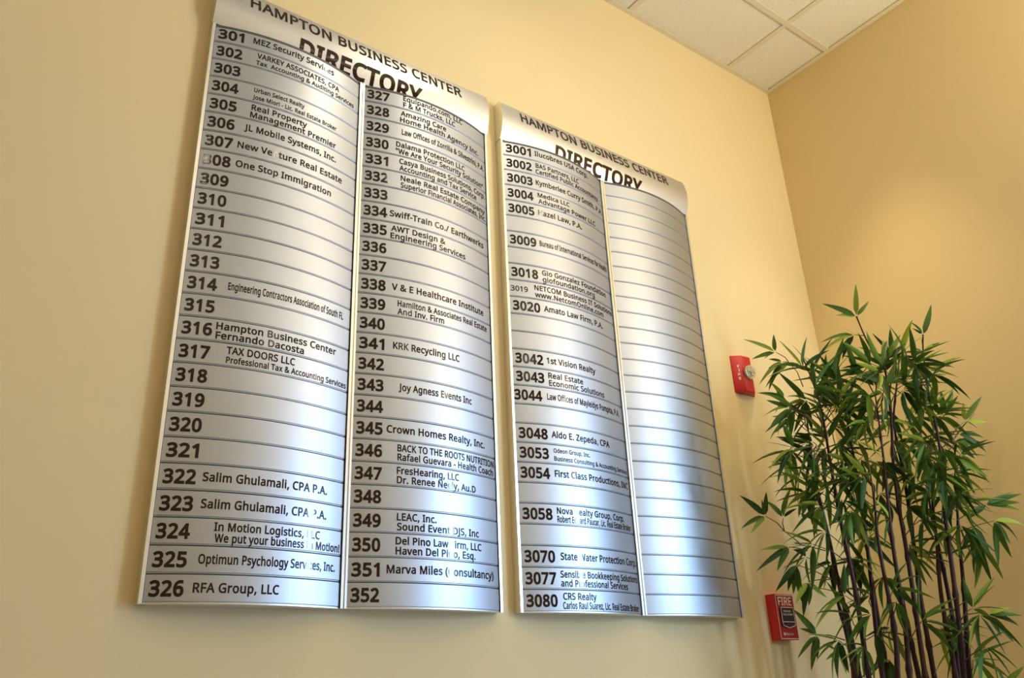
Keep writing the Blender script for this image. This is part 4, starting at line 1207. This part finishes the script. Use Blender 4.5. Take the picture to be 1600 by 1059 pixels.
prng = random.Random(5)
cane_pts = []
for ci, pl in enumerate(CANES):
    pts = [pp(p) for p in pl]
    base = pts[0].copy()
    foot = Vector((base.x * 0.62, base.y * 0.8, 0.33))
    low = [foot.lerp(base, t) for t in (0, 0.33, 0.66)]
    path = low + pts
    # resample with slightly swollen nodes
    dense = []
    for a, b in zip(path, path[1:]):
        k = max(2, int((b - a).length / 0.02))
        dense += [a.lerp(b, i / k) for i in range(k)]
    dense.append(path[-1])
    # smooth
    for _ in range(2):
        dense = [dense[0]] + [(dense[i - 1] + dense[i] * 2 + dense[i + 1]) / 4 for i in range(1, len(dense) - 1)] + [dense[-1]]
    cane_pts.append(dense)
    rad = []
    length = 0
    nxt = prng.uniform(0.08, 0.16)
    top = dense[-1].z
    for i, p in enumerate(dense):
        if i:
            length += (p - dense[i - 1]).length
        r = 0.0076 if p.z < 1.15 else 0.0076 - 0.0055 * min(1, (p.z - 1.15) / max(0.3, top - 1.15)) ** 1.3
        if length > nxt:
            r *= 1.35
            nxt += prng.uniform(0.13, 0.19)
        rad.append(r)
    mb = MB()
    mb.tube(dense, rad, n=8)
    mb.build('cane', M_CANE, plant, smooth=60)

# leaves


def leaf_geo(droop, fold, curl):
    """lance-shaped leaf of length 1 along +X, midrib folded, drooping"""
    N = 6
    vs, fs = [], []
    for i in range(N + 1):
        t = i / N
        wd = 0.5 * (math.sin(math.pi * min(1, t ** 0.62)) ** 0.85) if 0 < t < 1 else 0.0
        wd *= 0.18
        z = -droop * t * t
        x = t * (1 - 0.25 * droop * t)
        side = curl * t * t
        vs += [(x, side - wd, z + fold * wd), (x, side, z), (x, side + wd, z + fold * wd)]
    for i in range(N):
        a = i * 3
        fs += [(a, a + 3, a + 4, a + 1), (a + 1, a + 4, a + 5, a + 2)]
    return vs, fs


LEAF_KIND = [leaf_geo(dr, fo, cu) for dr, fo, cu in ((0.05, 0.5, 0.0), (0.16, 0.4, 0.06), (0.28, 0.5, -0.06), (0.10, 0.25, 0.1), (0.2, 0.6, 0.0))]
TINTS = [0.05, 0.3, 0.5, 0.7, 0.95]
leaf_me = {}


def leaf_mesh(k, t):
    if (k, t) not in leaf_me:
        vs, fs = LEAF_KIND[k]
        me = bpy.data.meshes.new('leaf')
        me.from_pydata(vs, [], fs)
        me.polygons.foreach_set('use_smooth', [True] * len(fs))
        at = me.attributes.new('tint', 'FLOAT', 'POINT')
        at.data.foreach_set('value', [TINTS[t] + 0.05 * (i % 3 == 1) for i in range(len(vs))])
        me.materials.append(M_LEAF)
        leaf_me[(k, t)] = me
    return leaf_me[(k, t)]


leaves = []       # (matrix, kind, tint, size on view)
CAMP = Vector((0.0, -1.7784, 1.15)) - POT
RIGHT = right.copy()


def add_leaf(base, tip, flat=None, thin=1.0):
    d = tip - base
    L = d.length
    x = d.normalized()
    z = Vector((prng.uniform(-0.5, 0.5), prng.uniform(-0.5, 0.5), 1.0))
    if flat:
        z = Vector(flat)
    y = z.cross(x)
    if y.length < 0.1:
        y = Vector((1, 0, 0)).cross(x)
    y.normalize()
    z = x.cross(y).normalized()
    k = prng.choice([0, 1, 3, 4, 2] if x.z < 0.3 else [0, 3, 4])
    wk = thin * min(1.25, 0.105 / L)
    wk = max(0.75, wk)
    mt = Matrix((
        (x.x * L, y.x * L * wk, z.x * L, base.x),
        (x.y * L, y.y * L * wk, z.y * L, base.y),
        (x.z * L, y.z * L * wk, z.z * L, base.z),
        (0, 0, 0, 1)))
    tint = prng.choice([0, 1, 1, 1, 2, 2, 3, 3, 4])
    leaves.append((mt, k, tint, L))


def twig(a, b, r=0.0013, sag=0.02):
    mb = MB()
    mid = (a + b) / 2 + Vector((prng.uniform(-sag, sag), prng.uniform(-sag, sag), prng.uniform(0, sag)))
    pts = [a, a.lerp(mid, 0.5).lerp(mid, 0.15), mid, mid.lerp(b, 0.5), b]
    mb.tube(pts, [r * 1.4, r * 1.3, r * 1.15, r, r * 0.8], n=5)
    mb.build('twig', M_TWIG, plant, smooth=60)


def nearest_cane(p, lower=0.05):
    best = None
    for pts in cane_pts:
        for q in pts:
            if q.z > p.z + 0.02:
                continue
            d = (q - (p - Vector((0, 0, lower)))).length
            if best is None or d < best[0]:
                best = (d, q)
    return best[1]


for node, tips, at in OUTER_SPRAYS:
    nd = pp(node)
    a = pp(at) if at else nearest_cane(nd)
    if (a - nd).length > 0.004:
        twig(a, nd, sag=0.008)
    for t in tips:
        tip = pp(t)
        base = nd + (tip - nd).normalized() * 0.004
        # face the blade roughly towards the open side so its width shows
        v = (CAMP - base).normalized()
        f = v * 0.8 + Vector((prng.uniform(-.45, .45), prng.uniform(-.45, .45), 0.55))
        add_leaf(base, tip, f)
n_outer = len(leaves)
DENSE = []
for node, dv in INNER_SPRAYS:
    DENSE.append((node, dv))
    if node[2] > 1.62 and prng.random() < 0.6:
        j = Vector(node) + Vector(dv) * prng.uniform(-0.05, 0.03) + fwd * prng.uniform(-0.08, 0.08) + Vector((0, 0, prng.uniform(-0.04, 0.03)))
        d2 = (Vector(dv) + Vector((prng.uniform(-.6, .6), prng.uniform(-.6, .6), prng.uniform(-.8, .5)))).normalized()
        DENSE.append((tuple(j), tuple(d2)))
for node, dv in DENSE:
    nd = pp(node)
    a = nearest_cane(nd)
    twig(a, nd, sag=0.015)
    main = Vector(dv)
    side = fwd
    k = prng.choice([4, 5, 5, 6])
    for i in range(k):
        ang = math.radians(-62 + 124 * i / (k - 1) + prng.uniform(-12, 12))
        d = main * math.cos(ang) + main.cross(fwd).normalized() * math.sin(ang)
        d = (d + side * prng.uniform(-0.55, 0.4) + Vector((0, 0, prng.uniform(-0.28, 0.05)))).normalized()
        L = prng.uniform(0.085, 0.14)
        tip = nd + d * L
        # stay clear of both walls
        if tip.y + POT.y > -0.015 or tip.x + POT.x > CORNER_X - 0.015:
            continue
        add_leaf(nd + d * 0.003, tip)
order = list(range(len(leaves)))
rest = order[n_outer:]
rest.sort(key=lambda i: -leaves[i][3] / (leaves[i][0].translation - CAMP).length)
single = set(order[:n_outer] + rest[:300 - n_outer])
fv, ff, ft = [], [], []
for i, (mt, k, t, L) in enumerate(leaves):
    if i in single:
        o = link('leaf', leaf_mesh(k, t), plant)
        o.matrix_parent_inverse = Matrix.Identity(4)
        o.matrix_basis = mt
    else:
        vs, fs = LEAF_KIND[k]
        b = len(fv)
        fv += [tuple(mt @ Vector(v)) for v in vs]
        ff += [tuple(b + j for j in f) for f in fs]
        ft += [TINTS[t]] * len(vs)
me = bpy.data.meshes.new('foliage')
me.from_pydata(fv, [], ff)
me.polygons.foreach_set('use_smooth', [True] * len(ff))
at = me.attributes.new('tint', 'FLOAT', 'POINT')
at.data.foreach_set('value', ft)
me.materials.append(M_LEAF)
fo = link('foliage', me, plant)
tag(fo, kind='stuff')
print('leaves', len(leaves), 'single', len(single))
